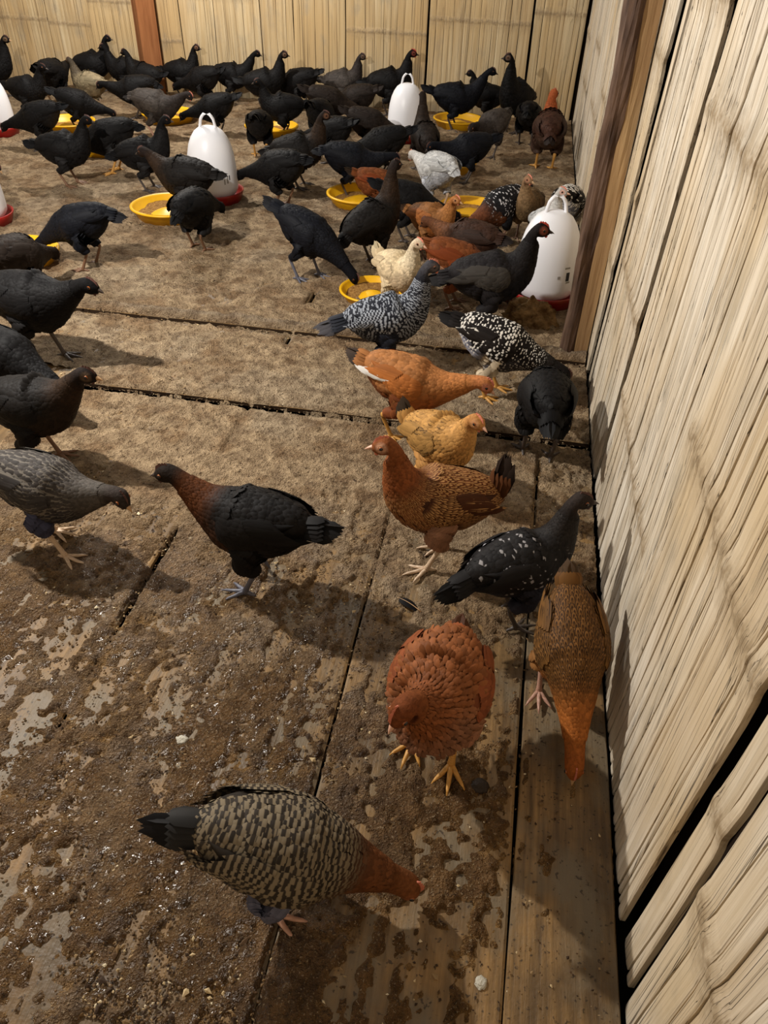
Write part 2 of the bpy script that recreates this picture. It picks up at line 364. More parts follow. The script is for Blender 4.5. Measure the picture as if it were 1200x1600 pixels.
def step_z(y): return -0.010 + 0.008 * sstep(1.874, 1.882, y) + 0.008 * sstep(2.349, 2.356, y)
CRACKS = [  # (x, y0, y1, half width, depth factor)
    (0.132, 0.2, 1.80, 0.0045, 1.0), (-0.207, 0.25, 1.05, 0.0035, 1.0), (-0.207, 1.05, 1.62, 0.0030, 0.8), (-0.702, 0.99, 1.30, 0.0048, 1.7), (-0.702, 0.70, 0.98, 0.003, 0.5),
    (-0.702, 2.27, 2.35, 0.008, 1.8), (-0.702, 2.57, 2.69, 0.008, 1.8), (-0.702, 1.6, 2.2, 0.003, 0.5), (-0.44, 1.0, 1.5, 0.0025, 0.5)]
def crust(name, x0, x1, y0, y1, res, edge_fade=0.0):
    nx, ny = int((x1 - x0) / res) + 1, int((y1 - y0) / res) + 1
    X, Y = np.meshgrid(np.linspace(x0, x1, nx), np.linspace(y0, y1, ny), indexing='ij')
    jx = (rng.random(X.shape) - .5) * res * .5; jy = (rng.random(X.shape) - .5) * res * .5
    jx[0] = jx[-1] = 0; jy[:, 0] = jy[:, -1] = 0
    X = X + jx; Y = Y + jy
    big = NZ.fbm(X * 3.1 + 7, Y * 2.3 + 3, 5); med = NZ2.fbm(X * 14, Y * 14, 4); fine = NZ.fbm(X * 55, Y * 55, 3); lump = NZ2.fbm(X * 110, Y * 110, 2)
    wetz = (1 - sstep(0.9, 1.5, Y + 0.25 * (big - .5))) * (1 - sstep(-0.35, 0.02, X))
    wetz = np.maximum(wetz, 0.0)
    # coverage: thick and dry at the back, patchy on the near boards, thin beside the wall
    cov = 0.30 + 0.55 * sstep(0.9, 1.8, Y) + 0.32 * (1 - sstep(-0.55, -0.05, X)) * (1 - sstep(1.4, 1.8, Y) * 0.5)
    cov = cov - 0.24 * sstep(0.05, 0.2, X) * (1 - sstep(1.5, 1.9, Y)) - 0.16 * (1 - sstep(0.35, 0.75, Y))
    streak = NZ2.fbm(X * 46 + 5, Y * 5, 3); amt = cov + 1.35 * (big - 0.5) + 0.6 * (med - 0.5) + 0.95 * (streak - 0.5) * (1 - sstep(1.3, 2.0, Y)) + 0.75 * (fine - 0.5) + 0.5 * (lump - 0.5)
    thick = np.clip((amt - 0.36) * 0.022, -0.008, 0.0075)
    rough = (fine - 0.5) * 0.0085 + (lump - 0.5) * 0.0045
    clod = np.clip(NZ.fbm(X * 22 + 3, Y * 22, 3) - 0.52, 0, 1) * 0.035 * sstep(1.4, 2.2, Y)
    Z = step_z(Y) + thick + clod + rough * np.clip(0.35 + thick / 0.006, 0.2, 1.0) * (1 + 0.7 * sstep(1.4, 2.2, Y))
    for cx, ya, yb, hw, dp in CRACKS:
        cxx = cx + (0.018 * (Y - 0.4) if cx == 0.132 else 0) + (NZ(Y * 9, Y * 0 + cx * 40) - .5) * 0.004
        m = (1 - sstep(hw * 0.6, hw * 2.2, np.abs(X - cxx))) * sstep(ya - 0.03, ya + 0.03, Y) * (1 - sstep(yb - 0.03, yb + 0.03, Y))
        Z = Z - m * dp * 0.014
    for yy, hw, dp in ((1.868, 0.0085, 2.2), (2.344, 0.009, 2.4), (2.858, 0.006, 0.55), (3.86, 0.010, 0.7), (4.4, 0.008, 0.4)):
        w = (1 - sstep(hw * .6, hw * 2.4, np.abs(Y - yy - (NZ2(X * 6, X * 0 + yy * 7) - .5) * (0.004 if yy < 2.5 else 0.012)))) * sstep(0.25, 0.5, NZ(X * 2.3, X * 0 + yy * 3) + (0.5 if yy < 2.5 else 0))
        Z = Z - w * dp * 0.012
    # litter heaped as a lip along the two board ends
    lip = np.exp(-((Y - 2.383) / 0.020) ** 2) * sstep(-1.7, -1.2, X); Z = Z + 0.013 * lip
    plank_top = step_z(Y)
    dry = np.array(lin(186, 162, 130)); wet = np.array(lin(112, 84, 52)); dk = np.array(lin(138, 108, 76)); grey = np.array(lin(186, 168, 142))
    nearf = (1 - sstep(0.85, 1.55, Y + 0.5 * (big - 0.5)))[..., None]
    C = dry * (1 - nearf) + wet * nearf
    t = sstep(0.48, 0.66, med)[..., None] * 0.65; td = t * (1 - nearf * 0.6); C = C * (1 - td) + dk * td
    t = sstep(0.52, 0.68, NZ2.fbm(X * 5 + 31, Y * 5 + 9, 4))[..., None] * 0.6; tg = t * (1 - 0.75 * nearf); C = C * (1 - tg) + grey * tg
    thin = ((1 - sstep(0.0, 0.0045, thick)) * (0.35 + 0.65 * sstep(0.4, 0.62, streak)))[..., None] * nearf * 0.75; C = C * (1 - thin) + np.array(lin(164, 128, 78)) * thin
    C = C * (1 - 0.7 * lip[..., None]) + np.array(lin(150, 136, 118)) * 0.7 * lip[..., None]
    i, j = np.meshgrid(np.arange(nx - 1), np.arange(ny - 1), indexing='ij'); a = i * ny + j
    Q = np.stack([a, a + ny, a + ny + 1, a + 1], -1).reshape(-1, 4)
    rel = (Z - plank_top).ravel(); keep = (rel[Q].max(1) > -0.0035)
    Q = Q[keep]
    me = new_mesh(name, np.stack([X, Y, Z], -1).reshape(-1, 3), [Q], [M_CRUST], cols={'Col': C.reshape(-1, 3), 'wet': np.repeat((wetz * sstep(0.36, 0.52, med * 0.5 + big * 0.5)).reshape(-1, 1), 3, 1)})
    o = add(name, me, fl); o['kind'] = 'stuff'; return o
crust('litter_crust', -1.30, 0.298, 0.22, 1.95, 0.0050)
crust('litter_crust', -2.30, 0.298, 1.95, 3.20, 0.0095)
crust('litter_crust', -4.25, 0.298, 3.20, YB - 0.01, 0.017)
crust('litter_crust', -4.25, -2.30, 1.0, 3.20, 0.03)

# loose crumbs of litter lying on the crust
def crumbs(n, seed):
    r = np.random.default_rng(seed)
    base = np.array([(1, 0, 0), (-1, 0, 0), (0, 1, 0), (0, -1, 0), (0, 0, 1), (0, 0, -1)], float)
    tri = np.array([(0, 2, 4), (2, 1, 4), (1, 3, 4), (3, 0, 4), (2, 0, 5), (1, 2, 5), (3, 1, 5), (0, 3, 5)])
    y = 0.3 + 3.6 * r.random(n) ** 1.6; x = 0.29 - (0.55 + 0.62 * y) * r.random(n) ** 0.9
    keepd = r.random(n) < np.clip(0.25 + 0.5 * (y > 1.0) - 0.45 * ((x > -0.15) & (y < 1.3)) + 1.5 * (NZ2.fbm(x * 6, y * 6, 3) - 0.5), 0.05, 1)
    x, y = x[keepd], y[keepd]; n = len(x)
    s = r.uniform(0.0008, 0.0024, n) * np.where(r.random(n) > 0.93, 2.0, 1)
    V = base[None] * (s[:, None, None] * r.uniform(0.5, 1.4, (n, 6, 1))); a = r.random(n) * 6.28; ca, sa = np.cos(a)[:, None], np.sin(a)[:, None]
    vx = V[..., 0] * 1.6; vy = V[..., 1]; V = np.stack([vx * ca - vy * sa + x[:, None], vx * sa + vy * ca + y[:, None], V[..., 2] * 0.7 + (step_z(y) + 0.002 + s * 0.5)[:, None]], -1)
    pal = np.array([lin(58, 42, 28), lin(84, 62, 40), lin(150, 124, 88), lin(196, 172, 130), lin(118, 92, 60), lin(220, 204, 170)])
    C = pal[r.choice(6, n, p=[0.36, 0.28, 0.12, 0.08, 0.12, 0.04])]
    F = (np.arange(n)[:, None, None] * 6 + tri[None]).reshape(-1, 3)
    o = add('litter_crumbs', new_mesh('litter_crumbs', V.reshape(-1, 3), [F], [M_CRUMB], cols={'Col': np.repeat(C, 6, 0)}, smooth=False), fl); o['kind'] = 'stuff'
crumbs(40000, 5)
def wet_grains(n, seed):  # glossy domes added to catch lamp glints on the wet litter
    r = np.random.default_rng(seed); x = r.uniform(-1.15, -0.1, n); y = r.uniform(0.3, 1.35, n)
    k = r.random(n) < np.clip(1.2 - 1.1 * (x + 0.9) - 0.5 * (y - 0.5), 0, 1) * np.clip(3 * (NZ.fbm(x * 7, y * 7, 3) - 0.38), 0, 1); x, y = x[k], y[k]; n = len(x)
    v, q = lathe([(1.0, -0.4), (0.85, 0.25), (0.45, 0.62), (0.0, 0.72)], 6); m = len(v)
    s = r.uniform(0.0008, 0.0024, n); V = v[None] * s[:, None, None] * np.stack([r.uniform(.8, 1.6, n), r.uniform(.8, 1.6, n), r.uniform(.6, 1.2, n)], 1)[:, None] + np.stack([x, y, step_z(y) + 0.004], 1)[:, None]
    o = add('wet_litter_grains', new_mesh('wet_litter_grains', V.reshape(-1, 3), [(q[None] + (np.arange(n) * m)[:, None, None]).reshape(-1, 4)], [mat_simple('wet_grain', lin(104, 78, 48), 0.06, 0.9)]), fl); o['kind'] = 'stuff'
wet_grains(9000, 8)

# ------------------------------------------------------------------ posts
def rough_prism(name, cx, cy, r, z0, z1, mat, n=12, sq=0.0, rot=0.0, amp=0.004, lean=(0, 0), seed=0):
    rr = np.random.default_rng(seed); zs = np.linspace(z0, z1, 22); a = np.linspace(0, 2 * np.pi, n, endpoint=False) + rot
    prof = 1.0 / np.maximum(np.abs(np.cos(a - rot)), np.abs(np.sin(a - rot))) * sq + (1 - sq)
    V = []
    for z in zs:
        rad = r * prof + amp * (NZ(np.cos(a) * 2 + z * 6 + seed, np.sin(a) * 2 + 3 * z) - .5) * 2
        V.append(np.stack([cx + lean[0] * z + rad * np.cos(a), cy + lean[1] * z + rad * np.sin(a), np.full(n, z)], 1))
    m = len(zs); i, j = np.meshgrid(np.arange(m - 1), np.arange(n), indexing='ij'); j2 = (j + 1) % n
    q = np.stack([i * n + j, i * n + j2, (i + 1) * n + j2, (i + 1) * n + j], -1).reshape(-1, 4)
    return new_mesh(name, np.concatenate(V), [q], [mat], smooth=sq < 0.5)
post = tag(empty('wall_post', (0, 0, 0)), 'dark bark-covered timber post with a pale batten against the side wall', 'post')
add('bark_pole', rough_prism('bark_pole', 0.239, 2.428, 0.0265, 0.0, 1.7, M_BARK, 20, 0.55, 0.2, 0.008, (0.0, 0.0), 2), post)
add('batten', rough_prism('batten', 0.281, 2.428, 0.022, 0.0, 1.7, M_POST, 16, 1.0, 0.0, 0.002, (0.0, 0.0), 4), post)
post2 = tag(empty('corner_post', (0, 0, 0)), 'reddish brown squared timber post standing against the back wall', 'post')
add('timber', rough_prism('timber', -2.655, YB - 0.075, 0.062, 0.006, 1.7, M_POST2, 16, 1.0, math.radians(38), 0.002, (0, 0), 5), post2)

# ------------------------------------------------------------------ waterers and feeder pans
def mat_plastic(name, col, rough, sss=0.0, dirt=0.0):
    k = NT(name); c = (*col, 1)
    if dirt: c = k.mix(k.rng(k.noise(k.world_pos((1, 1, 1)), 16.0, 4.0), 0.55, 0.75, 0, dirt), col, lin(120, 92, 56))
    k.p(Base_Color=c, Roughness=rough); k.b.inputs['Specular IOR Level'].default_value = 0.4
    if sss: k.b.inputs['Subsurface Weight'].default_value = sss; k.b.inputs['Subsurface Radius'].default_value = (0.02, 0.02, 0.02)
    return k.m
M_WHITE = mat_plastic('white_plastic', lin(236, 236, 240), 0.35, 0.15)
M_RED = mat_plastic('red_plastic', lin(150, 26, 22), 0.4, 0, 0.45)
M_YEL = mat_plastic('yellow_plastic', lin(240, 182, 22), 0.4, 0, 0.25)
M_FEED = mat_simple('feed', lin(176, 134, 76), 0.9, 0.1, (220.0, 0.9, 0.004), (lin(120, 84, 44), 120.0))
M_INK = mat_simple('printed_ink', lin(30, 30, 34), 0.6)
M_GREY = mat_simple('printed_grey', lin(150, 146, 140), 0.6)

def waterer(x, y, label, rz=0.0, sc=1.0, marks=()):
    t = tag(empty('poultry_waterer', (x, y, 0.006), rz, sc), label, 'waterer', 'white bell drinkers on the floor')
    v, q = lathe([(0, 0.004), (0.085, 0.004), (0.100, 0.0), (0.118, 0.006), (0.130, 0.040), (0.134, 0.052), (0.130, 0.053), (0.124, 0.040), (0.113, 0.012), (0.095, 0.012), (0.088, 0.05), (0.0, 0.05)], 44)
    add('drinker_base', new_mesh('drinker_base', v, [q], [M_RED]), t)
    prof = [(0.099, 0.040), (0.109, 0.055), (0.111, 0.075), (0.110, 0.12), (0.107, 0.165), (0.1015, 0.205), (0.092, 0.243), (0.079, 0.272), (0.062, 0.296), (0.042, 0.310), (0.020, 0.316), (0.0, 0.317)]
    v, q = lathe(prof, 44); dome = add('dome', new_mesh('dome', v, [q], [M_WHITE]), t)
    a = np.linspace(0, 1, 15); hx = np.interp(a, [0, .3, .42, .58, .7, 1], [-0.036, -0.027, -0.014, 0.014, 0.027, 0.036]); hz = np.interp(a, [0, .3, .42, .58, .7, 1], [0.304, 0.345, 0.362, 0.362, 0.345, 0.304])
    V, Q, T = tube(np.stack([hx, hx * 0, hz], 1), np.full(15, 0.0062), 8); V[:, 1] *= 1.6
    add('handle', new_mesh('handle', V, [Q, T], [M_WHITE]), t)
    pz = np.array([p[1] for p in prof])[::1]; pr = np.array([p[0] for p in prof])
    for ang, z, w, h, m in marks:                     # printed marks lie on the dome, curved with it
        aa = np.linspace(ang - w / 2, ang + w / 2, 5); zz = np.linspace(z - h / 2, z + h / 2, 3)
        A, Zg = np.meshgrid(aa, zz, indexing='ij'); rr = np.interp(Zg, pz, pr) + 0.0006
        V = np.stack([rr * np.cos(A), rr * np.sin(A), Zg], -1).reshape(-1, 3); i, j = np.meshgrid(np.arange(4), np.arange(2), indexing='ij'); b = i * 3 + j
        add('printed_mark', new_mesh('printed_mark', V, [np.stack([b, b + 3, b + 4, b + 1], -1).reshape(-1, 4)], [m]), dome)
    return t
W2 = (-1.435, 3.625); W3 = (-0.718, 5.018); W1 = (-3.074, 4.450); W4 = (0.146, 2.83); W5 = (-2.294, 3.052)
rad = math.radians
waterer(*W1, 'white bell drinker on a red base cut off at the photo edge', rad(-10))
waterer(*W2, 'white bell drinker beside the yellow pan with a hen stepping in', rad(8), 1.05, ((rad(-86), 0.175, 0.13, 0.007, M_INK), (rad(-42), 0.115, 0.07, 0.03, M_GREY), (rad(-36), 0.122, 0.05, 0.02, M_INK), (rad(-50), 0.108, 0.05, 0.022, M_GREY)))
waterer(*W3, 'white bell drinker farthest back, by the back wall boards', rad(0))
waterer(*W4, 'large white bell drinker standing against the bark-covered post', rad(12), 1.05, ((rad(-62), 0.125, 0.13, 0.030, M_INK), (rad(-80), 0.125, 0.09, 0.010, M_GREY), (rad(-64), 0.155, 0.2, 0.006, M_GREY), (rad(-60), 0.105, 0.16, 0.006, M_GREY)))
waterer(*W5, 'drinker of which only the red base edge shows below the cut-off one', rad(0))

def feeder_pan(x, y, label, r=0.17, rz=0.0, fill=0.5):
    k = r / 0.17
    t = tag(empty('feeder_pan', (x, y, 0.006), rz, k), label, 'feeder pan', 'yellow feeder pans on the floor')
    v, q = lathe([(0, 0.003), (0.128, 0.003), (0.138, 0.006), (0.158, 0.046), (0.166, 0.052), (0.170, 0.050), (0.170, 0.056), (0.162, 0.060), (0.154, 0.052), (0.134, 0.012), (0.100, 0.010), (0.09, 0.014), (0.05, 0.030), (0.022, 0.040), (0.0, 0.042)], 48)
    add('tray', new_mesh('tray', v, [q], [M_YEL]), t)
    a = np.linspace(0, 2 * np.pi, 48, endpoint=False); R = np.linspace(0.052, 0.143, 9)
    A, RR = np.meshgrid(a, R, indexing='ij')
    z = 0.006 + 0.020 * fill + 0.022 * fill * (NZ.fbm(np.cos(A) * RR * 26 + x * 9, np.sin(A) * RR * 26 + y * 9, 3) - 0.35)
    z = z + 0.010 * fill * np.cos(A - 1.2)
    V = np.stack([RR * np.cos(A), RR * np.sin(A), z], -1).reshape(-1, 3); i, j = np.meshgrid(np.arange(48), np.arange(8), indexing='ij'); i2 = (i + 1) % 48
    o = add('feed', new_mesh('feed', V, [np.stack([i * 9 + j, i * 9 + j + 1, i2 * 9 + j + 1, i2 * 9 + j], -1).reshape(-1, 4)], [M_FEED]), t); o['kind'] = 'stuff'
PANS = [(-1.554, 3.348, 'yellow feeder pan with a dark hen stepping into it', 0.170), (-0.745, 3.759, 'yellow feeder pan with a bare central cone between black hens', 0.165), (-0.481, 2.679, 'small yellow feeder pan under the beak of a pecking black hen', 0.125),
        (-2.247, 5.047, 'yellow feeder pan under the head of a dark grey hen', 0.170), (-2.741, 4.667, 'yellow feeder pan behind the black hen near the cut-off drinker', 0.165), (-1.913, 2.670, 'yellow feeder pan at the photo edge behind a dark brown hen', 0.17),
        (-0.208, 3.720, 'yellow feeder pan crowded by brown hens in front of the big drinker', 0.15), (-0.405, 4.455, 'yellow feeder pan in front of the pale grey hen', 0.17), (-0.439, 5.476, 'yellow feeder pan below the hens by the far drinker', 0.165),
        (-1.537, 4.927, 'yellow feeder pan behind the black hens in mid floor', 0.165), (-2.344, 4.230, 'yellow feeder pan seen between the legs of a black hen', 0.15)]
for x, y, lb, r in PANS: feeder_pan(x, y, lb, r, 0.3, 0.75 if 'stepping' in lb or 'small' in lb else 0.45)

# ------------------------------------------------------------------ chickens
def unit(v): v = np.asarray(v, float); return v / (np.linalg.norm(v) + 1e-12)
def catmull(P, m):
    """resample control rows (any columns) with a Catmull-Rom through them, by chord length"""
    P = np.asarray(P, float); d = np.r_[0, np.cumsum(np.sqrt(np.linalg.norm(np.diff(P[:, :3], axis=0), axis=1)))]
    t = np.linspace(0, d[-1], m); Q = np.vstack([2 * P[0] - P[1], P, 2 * P[-1] - P[-2]])
    dd = np.r_[d[0] - (d[1] - d[0]), d, d[-1] + (d[-1] - d[-2])]
    i = np.clip(np.searchsorted(d, t, 'right') - 1, 0, len(P) - 2) + 1
    p0, p1, p2, p3 = Q[i - 1], Q[i], Q[i + 1], Q[i + 2]; t0, t1, t2, t3 = (dd[i + k][:, None] for k in (-1, 0, 1, 2))
    tt = t[:, None]
    m1 = (p2 - p0) / (t2 - t0); m2 = (p3 - p1) / (t3 - t1); h = t2 - t1; s = (tt - t1) / h
    return (2 * s**3 - 3 * s**2 + 1) * p1 + (s**3 - 2 * s**2 + s) * h * m1 + (-2 * s**3 + 3 * s**2) * p2 + (s**3 - s**2) * h * m2, t

TORSO = np.array([  # x, z, half width, half height
    (-0.118, 0.214, 0.010, 0.010), (-0.108, 0.209, 0.022, 0.021), (-0.085, 0.202, 0.037, 0.037), (-0.045, 0.190, 0.052, 0.054), (0.0, 0.180, 0.060, 0.063),
    (0.042, 0.181, 0.056, 0.062), (0.072, 0.192, 0.044, 0.050)])
POSES = {  # torso pitch, head x, z, head pitch
    'up': (11, 0.118, 0.312, -6), 'alert': (20, 0.100, 0.342, 0), 'fwd': (2, 0.178, 0.268, -14), 'mid': (-6, 0.208, 0.185, -35), 'low': (-12, 0.205, 0.110, -50), 'down': (-18, 0.192, 0.048, -62), 'rest': (6, 0.128, 0.290, -8), 'tuck': (4, 0.132, 0.235, -48)}
NA = 28

def chicken(x, y, rz, pose, sc, sch, label, hq=1, yaw=0.0, side_off=0.0, legs='dark', comb='dark', beak='dark', fluff=1.0, tail_up=18.0, tail_len=0.095, step=0.012, lift=0.0, pat='plain', wing_pat=None, pitch_add=0.0, face=None, head_dx=0.0, head_dz=0.0, white_wing=False, z0=0.0, shape_label=None, crouch=0.0, tail_side=0.0):
    pitch, hx, hz, hp = POSES[pose]; pitch += pitch_add; hx += head_dx; hz += head_dz
    pr, hpr, yw = rad(pitch), rad(hp), rad(yaw)
    r = np.random.default_rng(int(abs(x * 7919 + y * 104729) * 10) % 100000)
    root = tag(empty('chicken', (x, y, z0), rz, sc), label, 'chicken', 'young hens on the coop floor')
    piv = np.array([0.0, 0.165]); ct, st = math.cos(pr), math.sin(pr)
    T = []; lowk = float(np.clip((0.27 - hz) / 0.12, 0, 1))
    for tx, tz, w, h in TORSO:
        tz = tz - lowk * float(np.interp(tx, [0.0, 0.042, 0.072], [0.0, 0.004, 0.016]))
        dx, dz = tx - piv[0], tz - piv[1]
        T.append((piv[0] + ct * dx - st * dz, 0, piv[1] + st * dx + ct * dz - crouch, w * fluff, h * fluff))
    T = np.array(T); sh = T[-1]
    Hc = np.array([hx, side_off, hz]); hd = np.array([math.cos(hpr) * math.cos(yw), math.cos(hpr) * math.sin(yw), math.sin(hpr)])
    # neck: Hermite from the shoulder to the back of the skull
    P0 = sh[:3]; t0 = unit(np.array([ct, 0, st]) * 0.8 + (unit(Hc - P0)) * 0.8); P1 = Hc - hd * 0.004
    ch = np.linalg.norm(P1 - P0); nd = unit(unit(P1 - P0) * 1.0 + hd * 0.35)
    N = []
    for u, w in ((0.28, 0.0335), (0.52, 0.0242), (0.76, 0.0188)):
        h00, h10, h01, h11 = 2*u**3 - 3*u**2 + 1, u**3 - 2*u**2 + u, -2*u**3 + 3*u**2, u**3 - u**2
        p = h00 * P0 + h10 * ch * 0.9 * t0 + h01 * P1 + h11 * ch * 0.8 * nd
        N.append((*p, w * (0.6 + 0.4 * fluff), w * 1.05 * (0.6 + 0.4 * fluff)))
    up = unit(np.array([0, 0, 1.0]) - hd * hd[2]) if abs(hd[2]) < 0.95 else np.array([1.0, 0, 0])
    N.append((*(P1), 0.0182, 0.0190)); N.append((*(Hc + hd * 0.012), 0.0160, 0.0170)); N.append((*(Hc + hd * 0.022 - up * 0.001), 0.0115, 0.0120)); N.append((*(Hc + hd * 0.0285 - up * 0.002), 0.0062, 0.0068))
    CP = np.vstack([T, np.array(N)]); nT = len(T)
    MR = 60 if hq else 40
    S, tpar = catmull(CP, MR); dcp = np.r_[0, np.cumsum(np.sqrt(np.linalg.norm(np.diff(CP[:, :3], axis=0), axis=1)))]
    cidx = np.interp(tpar, dcp, np.arange(len(CP)))          # control index of each ring
    C = S[:, :3]; tg = np.gradient(C, axis=0); tg /= np.linalg.norm(tg, axis=1)[:, None]
    # keep the head rings facing along the head
    for i in range(MR):
        f = sstep(nT + 1.5, nT + 3.2, cidx[i]); tg[i] = unit(tg[i] * (1 - f) + hd * f)
    Yv = np.array([0, 1.0, 0]); sd = Yv[None] - (tg @ Yv)[:, None] * tg; sd /= np.linalg.norm(sd, axis=1)[:, None]
    upv = np.cross(tg, sd) * 1.0; upv *= np.sign((upv * np.cross(tg, sd)).sum(1))[:, None]
    if (np.cross(tg[5], sd[5]))[2] < 0: upv = -upv
    th = rad(-90) + np.arange(NA) * 2 * math.pi / NA
    cs, sn = np.cos(th), np.sin(th)
    sy = np.sign(cs) * np.abs(cs) ** 0.92
    belly = 1 + 0.10 * np.clip(-sn, 0, 1)
    P = C[:, None] + sd[:, None] * (S[:, 3][:, None, None] * sy[None, :, None]) + upv[:, None] * (S[:, 4][:, None, None] * (sn * belly)[None, :, None])
    V = P.reshape(-1, 3).copy()
    ii, jj = np.meshgrid(np.arange(MR - 1), np.arange(NA), indexing='ij')
    hipi = int(np.argmin(np.abs(cidx - 3.75))); nb = 5 if hq else 4; i0 = hipi - nb // 2; i1 = i0 + nb
    cut = (ii >= i0) & (ii < i1) & (((jj >= 1) & (jj < 6)) | ((jj >= NA - 6) & (jj < NA - 1)))
    a = ii * NA + jj; b = ii * NA + (jj + 1) % NA
    Q = np.stack([a, a + NA, b + NA, b], -1)[~cut]
    # ---- colours
    cN = lambda k: np.array(sch.get(k, sch['body']))
    f_neck = sstep(nT - 1.0, nT + 0.9, cidx)[:, None, None]; f_head = sstep(nT + 1.6, nT + 2.6, cidx)[:, None, None]; f_tail = (1 - sstep(0.2, 1.4, cidx))[:, None, None]
    f_br = (sstep(3.6, 5.2, cidx)[:, None] * (1 - f_neck[..., 0]) * sstep(0.3, -0.35, sn)[None])[..., None] if True else 0
    f_be = ((1 - sstep(3.8, 5.0, cidx))[:, None] * sstep(-0.2, -0.75, sn)[None])[..., None]
    VC = np.broadcast_to(cN('body'), P.shape).copy()
    for f, k in ((f_br, 'breast'), (f_be, 'belly'), (f_neck, 'neck'), (f_tail, 'rump'), (f_head, 'head')):
        VC = VC * (1 - f) + cN(k) * f
    fc = np.array(face if face is not None else sch.get('head', sch['body']))
    eye_c = Hc + hd * 0.010 + up * 0.003
    dist = np.minimum(np.linalg.norm(P - (eye_c + np.cross(up, hd) * 0.015), axis=2), np.linalg.norm(P - (eye_c - np.cross(up, hd) * 0.015), axis=2))
    ff = (1 - sstep(0.009, 0.015, dist))[..., None] * 0.85; VC = VC * (1 - ff) + fc * ff
    VCl = [VC.reshape(-1, 3)]; FQ = [Q]; MI = [np.zeros(len(Q), int)]; extraV = []; base = len(V); legcol = np.array((0.5, 0.5, 0.5)); FT = []; MT = []
    thighs = []
    FT.append(np.stack([np.full(NA, base), np.arange(NA), (np.arange(NA) + 1) % NA], 1)); MT.append(np.zeros(NA, int))
    FT.append(np.stack([np.full(NA, base + 1), (MR - 1) * NA + (np.arange(NA) + 1) % NA, (MR - 1) * NA + np.arange(NA)], 1)); MT.append(np.zeros(NA, int))
    extraV.append(C[:1]); extraV.append(C[-1:]); VCl.append(VC[0, :1]); VCl.append(VC[-1, :1]); base += 2
    # ---- legs grow out of the body surface
    for sgn in (1, -1):
        ja, jb = (1, 6) if sgn == 1 else (NA - 6, NA - 1)
        loop = [(i, ja) for i in range(i0, i1)] + [(i1, j) for j in range(ja, jb)] + [(i, jb) for i in range(i1, i0, -1)] + [(i0, j) for j in range(jb, ja, -1)]
        li = np.array([i * NA + j for i, j in loop]); L = V[li]; n = len(li); cen = L.mean(0)
        off = step * sgn; fx = off + 0.004; fy = 0.036 * sgn; lz = lift if sgn == -1 else 0.0
        hock = np.array([fx - 0.028 - lz * 0.3, fy * 1.02, 0.078 + lz * 0.9 - crouch * 0.55]); ank = np.array([fx + lz * 0.6, fy, 0.0125 + lz])
        knee = np.array([cen[0] * 0.5 + 0.022, fy * 1.25, max(cen[2] - 0.022, hock[2] + 0.02)])
        path = [(cen * 0.55 + knee * 0.45, 0.029), (knee * 0.70 + hock * 0.30, 0.0205), (knee * 0.36 + hock * 0.64, 0.0135), (knee * 0.08 + hock * 0.92, 0.0080), (hock, 0.0072), (hock * 0.8 + ank * 0.2, 0.0054), (hock * 0.4 + ank * 0.6, 0.0050), (ank * 0.88 + hock * 0.12, 0.0056), (ank, 0.0068), (ank - np.array([0, 0, 0.007]), 0.0060)]
        prev = li; prevc = cen; loopcol = VC.reshape(-1, 3)[li].mean(0); thc = np.array(sch.get('thigh', loopcol))
        axis = None; ring_store = [L]
        for k, (c, rad_) in enumerate(path):
            d = unit(c - prevc); u = unit(np.array([1.0, 0, 0.0]) - d * d[0]); v = np.cross(d, u)
            if k == 0:
                o = L - cen; ang = np.unwrap(np.arctan2(o @ v, o @ u)); s_ = 1.0 if ang[-1] > ang[0] else -1.0; a0 = ang.mean() - s_ * math.pi * (n - 1) / n; uni = a0 + s_ * 2 * math.pi * np.arange(n) / n
            R_ = c + rad_ * (np.cos(uni)[:, None] * u + np.sin(uni)[:, None] * v)
            idx = base + np.arange(n); extraV.append(R_); base += n; VCl.append(np.tile(thc, (n, 1)))
            k2 = (np.arange(n) + 1) % n; FQ.append(np.stack([prev, prev[k2], idx[k2], idx], 1)); MI.append(np.full(n, 0 if k < 4 else 1))
            if k < 3: ring_store.append(R_)
            prev = idx; prevc = c
        extraV.append(ank[None] - np.array([[0, 0, 0.0105]])); VCl.append(thc[None]); FT.append(np.stack([np.full(n, base), prev, prev[(np.arange(n) + 1) % n]], 1)); MT.append(np.ones(n, int)); base += 1
        for ang, ln in ((0, 0.050), (36, 0.043), (-36, 0.043), (178, 0.022)):
            aa = rad(ang + sgn * 6); dv = np.array([math.cos(aa), math.sin(aa), 0])
            dr = lz * 0.35
            pts = [ank + np.array([0, 0, -0.002]), ank + dv * ln * 0.25 + np.array([0, 0, -0.0035]), ank + dv * ln * 0.6 + np.array([0, 0, -0.0068 - dr * 0.5]), ank + dv * ln * 0.85 + np.array([0, 0, -0.0075 - dr]), ank + dv * ln * 1.08 + np.array([0, 0, -0.0105 - dr * 1.3])]
            tv, tq, tt = tube(pts, [0.0052, 0.0047, 0.0040, 0.0030, 0.0008], 7 if hq else 5)
            extraV.append(tv); VCl.append(np.tile(legcol, (len(tv), 1))); FQ.append(tq + base); MI.append(np.ones(len(tq), int)); FT.append(tt + base); MT.append(np.ones(len(tt), int)); base += len(tv)
        thighs.append(ring_store)
    Vall = np.concatenate([V] + extraV); Call = np.concatenate(VCl)
    FQ = np.concatenate(FQ); FT = np.concatenate(FT)
    me = new_mesh('body', Vall, [FQ, FT], [M_DOWN, LEGM[legs]], cols={'Col': Call}, mat_idx=np.concatenate(MI + MT))
    add('body', me, root)
